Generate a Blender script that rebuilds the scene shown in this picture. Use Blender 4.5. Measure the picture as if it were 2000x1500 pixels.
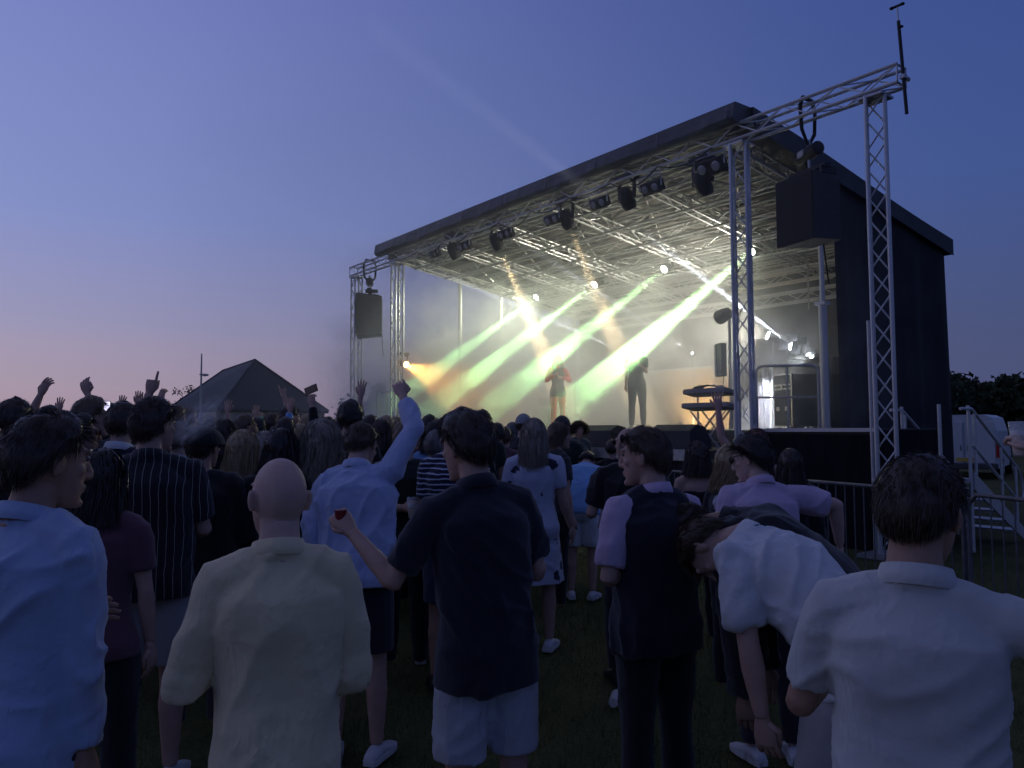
import bpy, bmesh, math, random
import numpy as np
from mathutils import Vector, Matrix, noise as mnoise

R = math.radians
random.seed(7); rng = np.random.default_rng(7)
sc = bpy.context.scene
COL = sc.collection
for o in list(bpy.data.objects): bpy.data.objects.remove(o)

# ------------------------------------------------------------------ camera
CAM_Z = 1.75
PITCH, ROLL = 3.25, -0.35
cam_d = bpy.data.cameras.new('camera'); cam = bpy.data.objects.new('camera', cam_d); COL.objects.link(cam)
cam_d.sensor_width = 36; cam_d.lens = 27.0; cam_d.clip_start = 0.05; cam_d.clip_end = 3000
CAM_M = Matrix.Translation((0, 0, CAM_Z)) @ Matrix.Rotation(R(90 + PITCH), 4, 'X') @ Matrix.Rotation(R(ROLL), 4, 'Z')
cam.matrix_world = CAM_M
sc.camera = cam

# ------------------------------------------------------------------ dusk sky
# sun just under the horizon, off to the left: afterglow ramp on that side, deep blue on the other, over a faint Nishita sky
SUN_EL, SUN_AZ = -1.0, -62.0
w = bpy.data.worlds.new('World'); sc.world = w; w.use_nodes = True
nt = w.node_tree; nt.nodes.clear()
def wn(t, **k):
    n = nt.nodes.new(t)
    for a, b in k.items(): setattr(n, a, b)
    return n
def wl(a, b): nt.links.new(a, b)
def wmath(op, a, b=None):
    n = wn('ShaderNodeMath', operation=op)
    for i, x in enumerate((a, b)):
        if x is None: continue
        if isinstance(x, (int, float)): n.inputs[i].default_value = x
        else: wl(x, n.inputs[i])
    return n.outputs[0]
w_out = wn('ShaderNodeOutputWorld'); bg = wn('ShaderNodeBackground'); bg2 = wn('ShaderNodeBackground'); add = wn('ShaderNodeAddShader')
sky = wn('ShaderNodeTexSky', sky_type='NISHITA', sun_disc=False)
sky.sun_elevation = R(SUN_EL); sky.sun_rotation = R(SUN_AZ); sky.ozone_density = 4.0; sky.dust_density = 2.0
tc = wn('ShaderNodeTexCoord'); sep = wn('ShaderNodeSeparateXYZ'); wl(tc.outputs['Generated'], sep.inputs[0])
elev = wmath('DIVIDE', wmath('ARCSINE', sep.outputs[2]), R(90))          # 0 horizon .. 1 zenith
horiz = wmath('SQRT', wmath('ADD', wmath('MULTIPLY', sep.outputs[0], sep.outputs[0]), wmath('ADD', wmath('MULTIPLY', sep.outputs[1], sep.outputs[1]), 1e-5)))
dot = wmath('ADD', wmath('MULTIPLY', wmath('DIVIDE', sep.outputs[0], horiz), math.sin(R(SUN_AZ))), wmath('MULTIPLY', wmath('DIVIDE', sep.outputs[1], horiz), math.cos(R(SUN_AZ))))
side = wn('ShaderNodeMapRange', interpolation_type='LINEAR'); wl(dot, side.inputs[0])
side.inputs[1].default_value = -0.16; side.inputs[2].default_value = 0.93
def ramp(stops):
    r = wn('ShaderNodeValToRGB'); e = r.color_ramp.elements
    while len(e) < len(stops): e.new(0.5)
    for i, (p, c) in enumerate(stops): e[i].position = p; e[i].color = (*c, 1)
    wl(elev, r.inputs[0]); return r.outputs[0]
glow = ramp([(0.0, (.385,.275,.34)), (.03, (.38,.298,.375)), (.065, (.35,.30,.42)), (.075, (.32,.295,.44)), (.16, (.225,.268,.53)), (.36, (.165,.20,.485)), (.6, (.11,.12,.23)), (1.0, (.085,.092,.16))])
deep = ramp([(0.0, (.064,.076,.165)), (.07, (.060,.078,.18)), (.18, (.048,.082,.245)), (.36, (.036,.066,.24)), (.6, (.055,.066,.15)), (1.0, (.07,.078,.14))])
mix = wn('ShaderNodeMix', data_type='RGBA'); wl(wmath('POWER', side.outputs[0], 1.7), mix.inputs[0]); wl(deep, mix.inputs[6]); wl(glow, mix.inputs[7])
wl(mix.outputs[2], bg.inputs['Color']); bg.inputs['Strength'].default_value = 1.0
wl(sky.outputs[0], bg2.inputs['Color']); bg2.inputs['Strength'].default_value = 0.05
wl(bg.outputs[0], add.inputs[0]); wl(bg2.outputs[0], add.inputs[1]); wl(add.outputs[0], w_out.inputs['Surface'])

# ------------------------------------------------------------------ exposure / render
vs = sc.view_settings; vs.view_transform = 'Standard'; vs.look = 'None'; vs.exposure = 0.1; vs.gamma = 1.0; vs.use_curve_mapping = False
sc.render.engine = 'CYCLES'
cy = sc.cycles
cy.use_denoising = True
try: cy.denoiser = 'OPENIMAGEDENOISE'
except Exception: pass
cy.max_bounces = 6; cy.diffuse_bounces = 2; cy.glossy_bounces = 2; cy.transmission_bounces = 4; cy.transparent_max_bounces = 8
cy.volume_bounces = 1; cy.volume_max_steps = 128; cy.volume_step_rate = 1.0
cy.sample_clamp_indirect = 4.0; cy.caustics_reflective = False; cy.caustics_refractive = False
cy.use_light_tree = True
cy.adaptive_threshold = 0.03
BEAM = [52000, 46000, 56000, 135000]
SMOKE_FILL = [700, 400, 260, 230]
WARM_BEAM, ORANGE, WHITE_A, WHITE_B, WBEAM, WTHIN, WASH, COOLW = 18000, 650, 1000, 400, 110000, 90000, 250, 1800
SMOKE_IN, SMOKE_PLUME, SMOKE_OUT = .14, .14, .009
# ------------------------------------------------------------------ helpers
CX = np.array(CAM_M.to_3x3().col[0]); CU = np.array(CAM_M.to_3x3().col[1]); CF = -np.array(CAM_M.to_3x3().col[2])
def P(px, py, d):
    """world point seen at photo pixel (px,py), d metres along the optical axis"""
    return np.array((0, 0, CAM_Z)) + d * (CF + (px - 1000) / 1500 * CX + (750 - py) / 1500 * CU)
def norm(a):
    a = np.asarray(a, float); return a / (np.linalg.norm(a) + 1e-12)

MATS = {}
def new_mat(name):
    m = bpy.data.materials.new(name); m.use_nodes = True
    return m, m.node_tree, m.node_tree.nodes['Principled BSDF']
def mat(name, col, rough=.7, metal=0., var=.12, vscale=6., bump=0., bscale=60., spec=.4, sheen=0., stretch=None):
    """plain surface: base colour with slow tonal variation and fine relief"""
    if name in MATS: return MATS[name]
    m, t, b = new_mat(name); L = t.links.new; N = t.nodes.new
    tcn = N('ShaderNodeTexCoord'); src = tcn.outputs['Object']
    if stretch:
        mp = N('ShaderNodeMapping'); mp.inputs['Scale'].default_value = stretch; L(src, mp.inputs[0]); src = mp.outputs[0]
    nz = N('ShaderNodeTexNoise'); nz.inputs['Scale'].default_value = vscale; nz.inputs['Detail'].default_value = 5; L(src, nz.inputs['Vector'])
    rp = N('ShaderNodeValToRGB'); lo = [max(0, c * (1 - var)) for c in col]; hi = [min(1, c * (1 + var)) for c in col]
    rp.color_ramp.elements[0].position = .3; rp.color_ramp.elements[1].position = .7
    rp.color_ramp.elements[0].color = (*lo, 1); rp.color_ramp.elements[1].color = (*hi, 1)
    L(nz.outputs[0], rp.inputs[0]); L(rp.outputs[0], b.inputs['Base Color'])
    b.inputs['Roughness'].default_value = rough; b.inputs['Metallic'].default_value = metal; b.inputs['Specular IOR Level'].default_value = spec
    if sheen: b.inputs['Sheen Weight'].default_value = sheen
    if bump:
        n2 = N('ShaderNodeTexNoise'); n2.inputs['Scale'].default_value = bscale; n2.inputs['Detail'].default_value = 3; L(src, n2.inputs['Vector'])
        bp = N('ShaderNodeBump'); bp.inputs['Strength'].default_value = bump; bp.inputs['Distance'].default_value = .01
        L(n2.outputs[0], bp.inputs['Height']); L(bp.outputs[0], b.inputs['Normal'])
    MATS[name] = m; return m
def emit_mat(name, col, s):
    if name in MATS: return MATS[name]
    m, t, b = new_mat(name); b.inputs['Base Color'].default_value = (.8, .8, .8, 1)
    b.inputs['Emission Color'].default_value = (*col, 1); b.inputs['Emission Strength'].default_value = s
    MATS[name] = m; return m

class MB:
    def __init__(s): s.v = []; s.f = []; s.n = 0
    def add(s, v, f):
        v = np.asarray(v, float); s.v.append(v); o = s.n
        s.f.extend([tuple(int(i) + o for i in q) for q in f]); s.n += len(v); return s
    def box(s, c, size, rot=None, bev=0):
        x, y, z = [a / 2 for a in size]
        if bev:
            b = min(bev, x * .45, y * .45, z * .45); v = []
            for sz in (-1, 1):
                for (a, e) in ((x - b, y), (x, y - b), (x, -(y - b)), (x - b, -y), (-(x - b), -y), (-x, -(y - b)), (-x, y - b), (-(x - b), y)):
                    v.append((a, e, sz * (z - b)))
            for sz in (-1, 1):
                for (a, e) in ((x - 2*b, y - b), (x - b, y - 2*b), (x - b, -(y - 2*b)), (x - 2*b, -(y - b)), (-(x - 2*b), -(y - b)), (-(x - b), -(y - 2*b)), (-(x - b), y - 2*b), (-(x - 2*b), y - b)):
                    v.append((a, e, sz * z))
            f = []
            for i in range(8):
                j = (i + 1) % 8
                f += [(i, 8 + i, 8 + j, j), (16 + i, i, j, 16 + j), (8 + i, 24 + i, 24 + j, 8 + j)]
            f += [tuple(range(16, 24)), tuple(range(31, 23, -1))]
        else:
            v = [(a, e, g) for a in (-x, x) for e in (-y, y) for g in (-z, z)]
            f = [(0, 1, 3, 2), (4, 6, 7, 5), (0, 4, 5, 1), (2, 3, 7, 6), (0, 2, 6, 4), (1, 5, 7, 3)]
        v = np.array(v)
        if rot is not None: v = v @ np.asarray(rot).T
        return s.add(v + np.asarray(c, float), f)
    def tube(s, pts, r, n=8, cap=True, hint=(0, 0, 1), closed=False):
        pts = np.asarray(pts, float); k = len(pts)
        r = np.asarray(r, float)
        if r.ndim == 0: r = np.full((k, 2), float(r))
        elif r.ndim == 1: r = np.stack([r, r], 1)
        tg = np.gradient(pts, axis=0) if k > 2 else np.repeat((pts[1] - pts[0])[None], 2, 0)
        if closed: tg = np.roll(pts, -1, 0) - np.roll(pts, 1, 0)
        tg /= np.linalg.norm(tg, axis=1)[:, None] + 1e-12
        h = np.asarray(hint, float)
        if abs(np.dot(norm(h), tg[0])) > .95: h = np.array((0, 1., 0)) if abs(tg[0][1]) < .9 else np.array((1., 0, 0))
        a = np.linspace(0, 2 * math.pi, n, endpoint=False); v = []
        x = norm(np.cross(tg[0], h))
        for i in range(k):
            x = norm(x - np.dot(x, tg[i]) * tg[i]); y = np.cross(x, tg[i])
            v.append(pts[i] + np.outer(np.cos(a) * r[i, 0], x) + np.outer(np.sin(a) * r[i, 1], y))
        v = np.concatenate(v); f = []
        for i in range(k if closed else k - 1):
            i2 = (i + 1) % k
            for j in range(n):
                j2 = (j + 1) % n
                f.append((i * n + j, i * n + j2, i2 * n + j2, i2 * n + j))
        if cap and not closed:
            f.append(tuple(range(n - 1, -1, -1))); f.append(tuple(range((k - 1) * n, k * n)))
        return s.add(v, f)
    def loft(s, rings, cap=True):
        n = len(rings[0]); v = np.concatenate([np.asarray(r, float) for r in rings]); f = []
        for i in range(len(rings) - 1):
            for j in range(n):
                j2 = (j + 1) % n
                f.append((i * n + j, i * n + j2, (i + 1) * n + j2, (i + 1) * n + j))
        if cap: f.append(tuple(range(n - 1, -1, -1))); f.append(tuple(range((len(rings) - 1) * n, len(rings) * n)))
        return s.add(v, f)
    def grid(s, pts):
        """pts: (a,b,3) array sheet"""
        a, b = pts.shape[:2]
        f = [(i * b + j, i * b + j + 1, (i + 1) * b + j + 1, (i + 1) * b + j) for i in range(a - 1) for j in range(b - 1)]
        return s.add(pts.reshape(-1, 3), f)
    def ell(s, c, r, n=12, m=8, rot=None):
        v = [(0, 0, -1.)]
        for i in range(1, m):
            ph = -math.pi / 2 + math.pi * i / m
            for j in range(n):
                th = 2 * math.pi * j / n; v.append((math.cos(ph) * math.cos(th), math.cos(ph) * math.sin(th), math.sin(ph)))
        v.append((0, 0, 1.)); v = np.array(v) * np.asarray(r, float)
        if rot is not None: v = v @ np.asarray(rot).T
        f = [(0, 1 + (j + 1) % n, 1 + j) for j in range(n)]
        for i in range(m - 2):
            for j in range(n):
                j2 = (j + 1) % n; f.append((1 + i * n + j, 1 + i * n + j2, 1 + (i + 1) * n + j2, 1 + (i + 1) * n + j))
        o = 1 + (m - 2) * n; f += [(o + j, o + (j + 1) % n, o + n) for j in range(n)]
        return s.add(v + np.asarray(c, float), f)
    def mesh(s, name):
        me = bpy.data.meshes.new(name); v = np.concatenate(s.v)
        me.from_pydata(v.tolist(), [], s.f); me.update(); return me
    def build(s, name, m, parent=None, smooth=False):
        me = s.mesh(name)
        if smooth: me.polygons.foreach_set('use_smooth', [True] * len(me.polygons))
        return link(name, me, m, parent)
def link(name, me, m=None, parent=None):
    o = bpy.data.objects.new(name, me); COL.objects.link(o)
    if m is not None:
        me.materials.clear(); me.materials.append(m)
    if parent is not None: o.parent = parent
    return o
def tag(o, label=None, cat=None, group=None, kind=None):
    if label: o['label'] = label
    if cat: o['category'] = cat
    if group: o['group'] = group
    if kind: o['kind'] = kind
    return o
def thing(name, label, cat, loc=(0, 0, 0), rz=0., group=None):
    o = bpy.data.objects.new(name, None); COL.objects.link(o); o.empty_display_size = .1
    o.location = loc; o.rotation_euler = (0, 0, rz); return tag(o, label, cat, group)
def copy_tree(o, parent=None):
    c = o.copy(); COL.objects.link(c); c.parent = parent
    for ch in list(o.children): copy_tree(ch, c)
    return c
def rotz(a): c, s = math.cos(a), math.sin(a); return np.array(((c, -s, 0), (s, c, 0), (0, 0, 1)))
def rotx(a): c, s = math.cos(a), math.sin(a); return np.array(((1, 0, 0), (0, c, -s), (0, s, c)))
def roty(a): c, s = math.cos(a), math.sin(a); return np.array(((c, 0, s), (0, 1, 0), (-s, 0, c)))
def basis(z, up=(0, 0, 1)):
    """3x3 whose columns are x,y,z with z given"""
    z = norm(z); x = np.cross(up, z)
    if np.linalg.norm(x) < 1e-3: x = np.array((1., 0, 0))
    x = norm(x); return np.stack([x, np.cross(z, x), z], 1)
# ------------------------------------------------------------------ stage frame: t along the front (to photo left), D to the back, z up
U = np.array((-math.sin(R(38)), math.cos(R(38)), 0)); V = np.array((math.cos(R(38)), math.sin(R(38)), 0))
_p = P(1709, 190, 10.5); P0 = np.array((_p[0], _p[1], 0)); HZ = _p[2]           # header truss underside height
def S(t, D, z): return P0 + U * t + V * D + np.array((0, 0, z))
SROT = np.stack([U, V, np.array((0, 0, 1.))], 1)
def seen(px, py, D=None, t=None):
    """stage coords (t,D,z) of the point seen at a pixel, on the plane of given D or given t"""
    o = np.array((0, 0, CAM_Z)); r = P(px, py, 1) - o
    n, k = (V, D) if D is not None else (U, t)
    s = (k + np.dot(n, P0) - np.dot(n, o)) / np.dot(n, r); q = o + s * r
    return np.dot(q - P0, U), np.dot(q - P0, V), q[2]
def sbox(mb, t0, t1, d0, d1, z0, z1, bev=0):
    return mb.box(S((t0 + t1) / 2, (d0 + d1) / 2, (z0 + z1) / 2), (abs(t1 - t0), abs(d1 - d0), abs(z1 - z0)), SROT @ np.diag((1, -1, 1)) if False else SROT, bev)

alu = mat('brushed aluminium', (.60, .60, .60), .42, .45, .06, 20)
steel = mat('galvanised steel', (.42, .43, .45), .5, .8, .12, 12)
black_metal = mat('black painted metal', (.022, .022, .024), .5, .2, .2, 10)
black_vinyl = mat('black roof vinyl', (.035, .035, .04), .6, 0, .25, 3, .25, 5)
lining = mat('crumpled silver grey roof lining', (.14, .137, .125), .55, .1, .3, 2.5, .5, 3)
black_cloth = mat('black drape cloth', (.018, .018, .02), .95, 0, .3, 3, .3, 12, .1, stretch=(3, 3, .4))
grey_cloth = mat('charcoal stage skirt cloth', (.035, .036, .036), .95, 0, .3, 3, .3, 10, .1, stretch=(3, 3, .4))
cream = mat('cream painted panel', (.62, .50, .34), .6, 0, .1, 2, .05, 20)
deck_mat = mat('worn black ply deck', (.05, .048, .045), .55, 0, .4, 2.5, .1, 40)
rubber = mat('black rubber', (.015, .015, .015), .8, 0, .2)
chrome = mat('bright steel fittings', (.7, .7, .72), .25, 1, .05)

def truss(a, b, w=.29, rc=.025, rb=.009, pitch=.42, up=(0, 0, 1), tri=False):
    """box truss from a to b: chords, zig-zag braces, end frames"""
    mb = MB(); a = np.asarray(a, float); b = np.asarray(b, float); L = np.linalg.norm(b - a); z = (b - a) / L
    B = basis(z, up); h = w / 2 - rc
    cs = [(-h, -h), (h, -h), (h, h), (-h, h)]
    q = [B[:, 0] * x + B[:, 1] * y for x, y in cs]
    for c in q: mb.tube([a + c, b + c], rc, 8)
    n = max(2, round(L / pitch)); n += n % 2
    for s in range(4):
        c0, c1 = q[s], q[(s + 1) % 4]
        for i in range(n):
            p0, p1 = (c0, c1) if (i + s) % 2 == 0 else (c1, c0)
            mb.tube([a + z * L * i / n + p0, a + z * L * (i + 1) / n + p1], rb, 5, False)
        for e in (0.004, L - .004): mb.tube([a + z * e + c0, a + z * e + c1], rb * 1.3, 5, False)
    return mb

# ------------------------------------------------------------------ ground
def ground_mat():
    m, t, b = new_mat('trampled meadow grass'); L = t.links.new; N = t.nodes.new
    g = N('ShaderNodeNewGeometry')
    n1 = N('ShaderNodeTexNoise'); n1.inputs['Scale'].default_value = 1.1; n1.inputs['Detail'].default_value = 6; L(g.outputs['Position'], n1.inputs['Vector'])
    n2 = N('ShaderNodeTexNoise'); n2.inputs['Scale'].default_value = 38; n2.inputs['Detail'].default_value = 4; L(g.outputs['Position'], n2.inputs['Vector'])
    r = N('ShaderNodeValToRGB'); e = r.color_ramp.elements; e[0].position = .3; e[0].color = (.045, .062, .018, 1); e[1].position = .72; e[1].color = (.15, .14, .065, 1)
    mx = N('ShaderNodeMath'); mx.operation = 'MULTIPLY_ADD'; mx.inputs[1].default_value = .5; L(n2.outputs[0], mx.inputs[0])
    m5 = N('ShaderNodeMath'); m5.operation = 'MULTIPLY'; m5.inputs[1].default_value = .5; L(n1.outputs[0], m5.inputs[0]); L(m5.outputs[0], mx.inputs[2])
    L(mx.outputs[0], r.inputs[0]); L(r.outputs[0], b.inputs['Base Color']); b.inputs['Roughness'].default_value = .95; b.inputs['Specular IOR Level'].default_value = .1
    bp = N('ShaderNodeBump'); bp.inputs['Strength'].default_value = .8; bp.inputs['Distance'].default_value = .03; L(n2.outputs[0], bp.inputs['Height']); L(bp.outputs[0], b.inputs['Normal'])
    return m
mb = MB(); xs = np.concatenate([[-1500, -400, -120], np.linspace(-40, 40, 60), [120, 400, 1500]]); ys = np.concatenate([[-300, -60], np.linspace(-8, 60, 60), [150, 500, 2000]])
gx, gy = np.meshgrid(xs, ys, indexing='ij'); gz = .02 * np.sin(gx * 1.3 + gy * .4) * np.cos(gy * .9) - .02
gz[(np.abs(gx) > 45) | (gy > 65)] = -.02
ground = mb.grid(np.stack([gx, gy, gz], -1)).build('ground', ground_mat(), smooth=True); tag(ground, kind='structure')

# ------------------------------------------------------------------ stage
MZ, FZ, WZ = 1.68, 1.38, 1.70         # main deck, lower front apron, right wing heights
T0, T1, DB = 2.35, 13.25, 6.84        # stage between the inner towers, depth
RF, RB = HZ + .36, 5.55               # roof height front / back
def roofz(D): return RF + (RB - RF) * D / DB
stage = thing('stage', 'large covered festival stage with black sloping roof lit from inside', 'stage', S(7.8, 3, 0))
INV = np.linalg.inv(np.array(Matrix.Translation(stage.location)))
def sub(mb, name, m, parent, smooth=False):
    """build from world coords as a child of a thing placed without rotation"""
    off = np.array(parent.location)
    q = parent
    while q.parent: q = q.parent; off = off + np.array(q.location)
    mb.v = [x - off for x in mb.v]
    return mb.build(name, m, parent, smooth)
mb = MB(); sbox(mb, T0 - .05, T1 + .05, .9, DB, MZ - .2, MZ); deck = sub(mb, 'deck', deck_mat, stage)
mb = MB(); sbox(mb, T0 + .1, T1 - .1, -.75, .9 - .003, FZ - .14, FZ); sub(mb, 'apron_deck', deck_mat, stage)
mb = MB(); sbox(mb, T0 + .1, T1 - .1, -.79, -.753, FZ - .16, FZ + .012)
for i in range(90):
    t = T0 + .2 + i * .118; mb.ell(S(t, -.795, FZ - .05 + .03 * (i % 3)), (.012, .012, .008), 6, 4)
sub(mb, 'apron_edge_trim', steel, stage)
# pleated skirt under the apron
def pleat(t0, t1, D, z0, z1, amp=.025, step=.05, dirD=1):
    n = int(abs(t1 - t0) / step); ts = np.linspace(t0, t1, n); zs = np.linspace(z0, z1, 8); pts = np.zeros((n, 8, 3))
    for i, t in enumerate(ts):
        for j, z in enumerate(zs):
            k = amp * (.3 + .7 * (z1 - z) / (z1 - z0)) * math.sin(t * 21 + 1.7 * math.sin(t * 3.1))
            pts[i, j] = S(t, D + k, z) if dirD else S(D + k, t, z)
    return pts
mb = MB(); mb.grid(pleat(T0 + .1, T1 - .1, -.72, .02, FZ - .15)); sub(mb, 'skirt', grey_cloth, stage, True)
mb = MB(); mb.grid(pleat(T0, T1, .9 + .02, FZ + .005, MZ - .21, .006)); sub(mb, 'riser_skirt', grey_cloth, stage, True)
# right wing platform (between the right towers)
mb = MB(); sbox(mb, .3, T0 - .06, .35, 2.2, WZ - .16, WZ); sub(mb, 'wing_deck', deck_mat, stage)
mb = MB(); sbox(mb, .28, T0 - .06, .28, .347, WZ - .04, WZ + .015); sub(mb, 'wing_edge_rail', alu, stage)
mb = MB(); mb.grid(pleat(.28, T0 - .05, .33, .02, WZ - .08, .012, .06)); sub(mb, 'wing_skirt', black_cloth, stage, True)
mb = MB(); mb.grid(pleat(.33, 2.3, .27, .02, WZ - .02, .012, .06, 0)); sub(mb, 'wing_skirt', black_cloth, stage, True)
# left wing
mb = MB(); sbox(mb, T1 + .06, 15.3, .35, 3.4, WZ - .16, WZ); sub(mb, 'wing_deck', deck_mat, stage)
mb = MB(); mb.grid(pleat(T1 + .05, 15.3, .33, .02, WZ - .08, .012, .06)); sub(mb, 'wing_skirt', black_cloth, stage, True)

# roof: vinyl skin above, crumpled lining below, rolled fascia in front
TR0, TR1 = 1.95, 13.75
mb = MB(); ts = np.linspace(TR0, TR1, 40); Ds = np.linspace(.05, DB + .35, 26)
top = np.array([[S(t, D, roofz(D) + .20 + .02 * math.sin(t * 3 + D)) for D in Ds] for t in ts]); mb.grid(top)
bot = np.array([[S(t, D, roofz(D) + .04) for D in Ds] for t in ts])
for edge in (0, -1): mb.grid(np.stack([top[edge], bot[edge] - np.array((0, 0, .18))], 0))
mb.grid(np.stack([top[:, -1], bot[:, -1] - np.array((0, 0, .15))], 0))
sub(mb, 'roof_canopy', black_vinyl, stage, True)
mb = MB(); nt_, nd = 130, 80; ts = np.linspace(TR0 + .02, TR1 - .02, nt_); Ds = np.linspace(.1, DB + .3, nd)
pts = np.zeros((nt_, nd, 3))
for i, t in enumerate(ts):
    for j, D in enumerate(Ds):
        k = mnoise.noise(Vector((t * 2.2, D * 2.6, 0))) * .05 + mnoise.noise(Vector((t * 6, D * 4, 3))) * .022
        k += .06 * abs(math.sin(t * math.pi / 1.35)) - .03
        pts[i, j] = S(t, D, roofz(D) + .06 + k)
mb.grid(pts); sub(mb, 'roof_lining', lining, stage, True)
mb = MB(); rings = []
for i, t in enumerate(np.linspace(TR0 + .12, TR1 + .1, 236)):
    h = .38; k = .018 * math.sin(t * 2.3) + .010 * math.sin(t * 7.1) + .006 * math.sin(t * 19) - (.022 if abs((t % 1.47) - .7) < .03 else 0)
    prof = [(-.27, -.03), (-.31 + k, .02), (-.30 + k, .12), (-.295 + k * .6, .17), (-.28, .255), (-.25, .275), (.15, .28), (.2, .14), (.05, .02), (-.22, -.05)]
    rings.append([S(t, d, RF + z - .04) for d, z in prof])
mb.loft(rings); sub(mb, 'fascia', mat('dark grey fascia vinyl', (.075, .075, .08), .55, 0, .25, 3, .3, 6), stage)
# roof structure: cross trusses (along the front), rafters (front to back)
for D in (.75, 1.75, 2.75, 3.75, 4.75, 5.75, 6.6):
    z = roofz(D) - .2; sub(truss(S(T0, D, z), S(T1, D, z), .3, .026, .011, .5), 'roof_truss', alu, stage)
for k, t in enumerate(np.linspace(T0 + .1, T1 - .1, 6)):
    sub(truss(S(t, .1, roofz(.1) - .22), S(t, DB, roofz(DB) - .22), .24, .022, .010, .45), 'roof_rafter', alu, stage)
    if k < 5:
        t2 = t + 2.14
        mb = MB()
        for (a, b) in ((.2, 3.4), (3.4, .2), (3.4, DB - .2), (DB - .2, 3.4)): mb.tube([S(t, a, roofz(a) - .06), S(t2, b, roofz(b) - .06)], .014, 6)
        sub(mb, 'roof_brace', alu, stage)
for D in np.linspace(.4, DB - .2, 14):
    mb = MB(); mb.tube([S(T0, D, roofz(D) - .02), S(T1, D, roofz(D) - .02)], .02, 6); sub(mb, 'roof_purlin', alu, stage)
# rear low truss hung under the back of the roof
sub(truss(S(T0 + .1, 5.9, 4.75), S(T1 - .1, 5.9, 4.75), .29, .025, .01, .45), 'rear_truss', alu, stage)
# back wall drape, cream panel, right side wall
def drape(t0, t1, D, z0f, z1f, along_t=True, amp=.05, step=.12):
    n = max(8, int(abs(t1 - t0) / step)); a = np.linspace(t0, t1, n); m_ = 14; pts = np.zeros((n, m_, 3))
    for i, x in enumerate(a):
        for j in range(m_):
            f = j / (m_ - 1); z0 = z0f(x); z1 = z1f(x); z = z0 + (z1 - z0) * f
            k = amp * (1.1 - f) * (math.sin(x * 4.3 + .5 * math.sin(x * 1.3)) + .4 * math.sin(x * 11))
            pts[i, j] = S(x, D + k, z) if along_t else S(D + k, x, z)
    return pts
mb = MB(); mb.grid(drape(T0, T1, DB - .02, lambda x: MZ, lambda x: RB - .1)); sub(mb, 'back_drape', black_cloth, stage, True)
BT = seen(1428, 780, D=DB - .35)[0]
mb = MB(); sbox(mb, BT, T1 - .4, DB - .38, DB - .30, MZ + .01, MZ + 1.62); sub(mb, 'backdrop_panel', cream, stage)
mb = MB(); sbox(mb, BT - .1, T1 - .3, DB - .40, DB - .28, MZ + 1.623, MZ + 1.68); sub(mb, 'backdrop_rail', alu, stage)
wall_dark = mat('black side wall vinyl', (.016, .016, .019), .8, 0, .3, 2, .3, 4)
mb = MB(); mb.grid(drape(2.5, DB + .1, TR0 + .1, lambda x: .05, lambda x: roofz(x) - .03, False, .09)); sub(mb, 'side_wall', wall_dark, stage, True)
mb = MB(); mb.grid(drape(TR0 + .1, T0 + .9, DB + .08, lambda x: .05, lambda x: RB - .1)); sub(mb, 'side_wall', wall_dark, stage, True)
# right side masts of the stage (telescopic legs)
mb = MB(); t, D, z = 2.2, 2.35, 0
mb.tube([S(t, D, 0), S(t, D, 3.9)], .075, 12); mb.box(S(t, D, 3.9), (.2, .2, .06), SROT); sub(mb, 'roof_leg', alu, stage)
mb = MB(); mb.tube([S(t, D, 3.9), S(t, D, roofz(D) - .05)], .045, 10); sub(mb, 'roof_leg_mast', alu, stage)
# left open side: legs, rails and frame
for D in (2.2, 3.7, 5.2, 6.7):
    mb = MB(); mb.tube([S(T1 + .1, D, 0), S(T1 + .1, D, roofz(D) - .05)], .045 if D > 2.5 else .06, 10); sub(mb, 'roof_leg', alu, stage)
for z in (MZ + .95, MZ + 2.1):
    mb = MB(); mb.tube([S(T1 + .1, 2.2, z), S(T1 + .1, 6.7, z)], .022, 8); sub(mb, 'side_rail', alu, stage)

def guard_rail(a, b, h=1.05, mids=1, posts=3):
    """rounded tubular guard rail between two deck points"""
    mb = MB(); a = np.asarray(a); b = np.asarray(b); d = norm(b - a); up = np.array((0, 0, 1.)); r = .12
    arc = lambda c, s0, s1: [c + s0 * math.cos(x) * r + s1 * math.sin(x) * r for x in np.linspace(0, math.pi / 2, 5)]
    pts = [a] + arc(a + up * (h - r) + d * r, -d, up) + arc(b + up * (h - r) - d * r, up, d) + [b]
    mb.tube(pts, .024, 8)
    for i in range(mids): z = h * (i + 1) / (mids + 1); mb.tube([a + up * z, b + up * z], .019, 8)
    for i in range(1, posts - 1): p = a + (b - a) * i / (posts - 1); mb.tube([p, p + up * (h - .002)], .019, 8)
    return mb
_a, _b = seen(1478, 800, D=1.15), seen(1600, 800, D=1.9)
sub(guard_rail(S(_a[0], 1.15, WZ), S(_b[0], 1.9, WZ), 1.08, 1, 3), 'guard_rail', steel, stage)
sub(guard_rail(S(T1 + .2, .5, WZ), S(15.2, .5, WZ), 1.1, 0, 4), 'guard_rail', steel, stage)
sub(guard_rail(S(15.2, .6, WZ), S(15.2, 3.2, WZ), 1.1, 1, 3), 'guard_rail', steel, stage)

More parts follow.
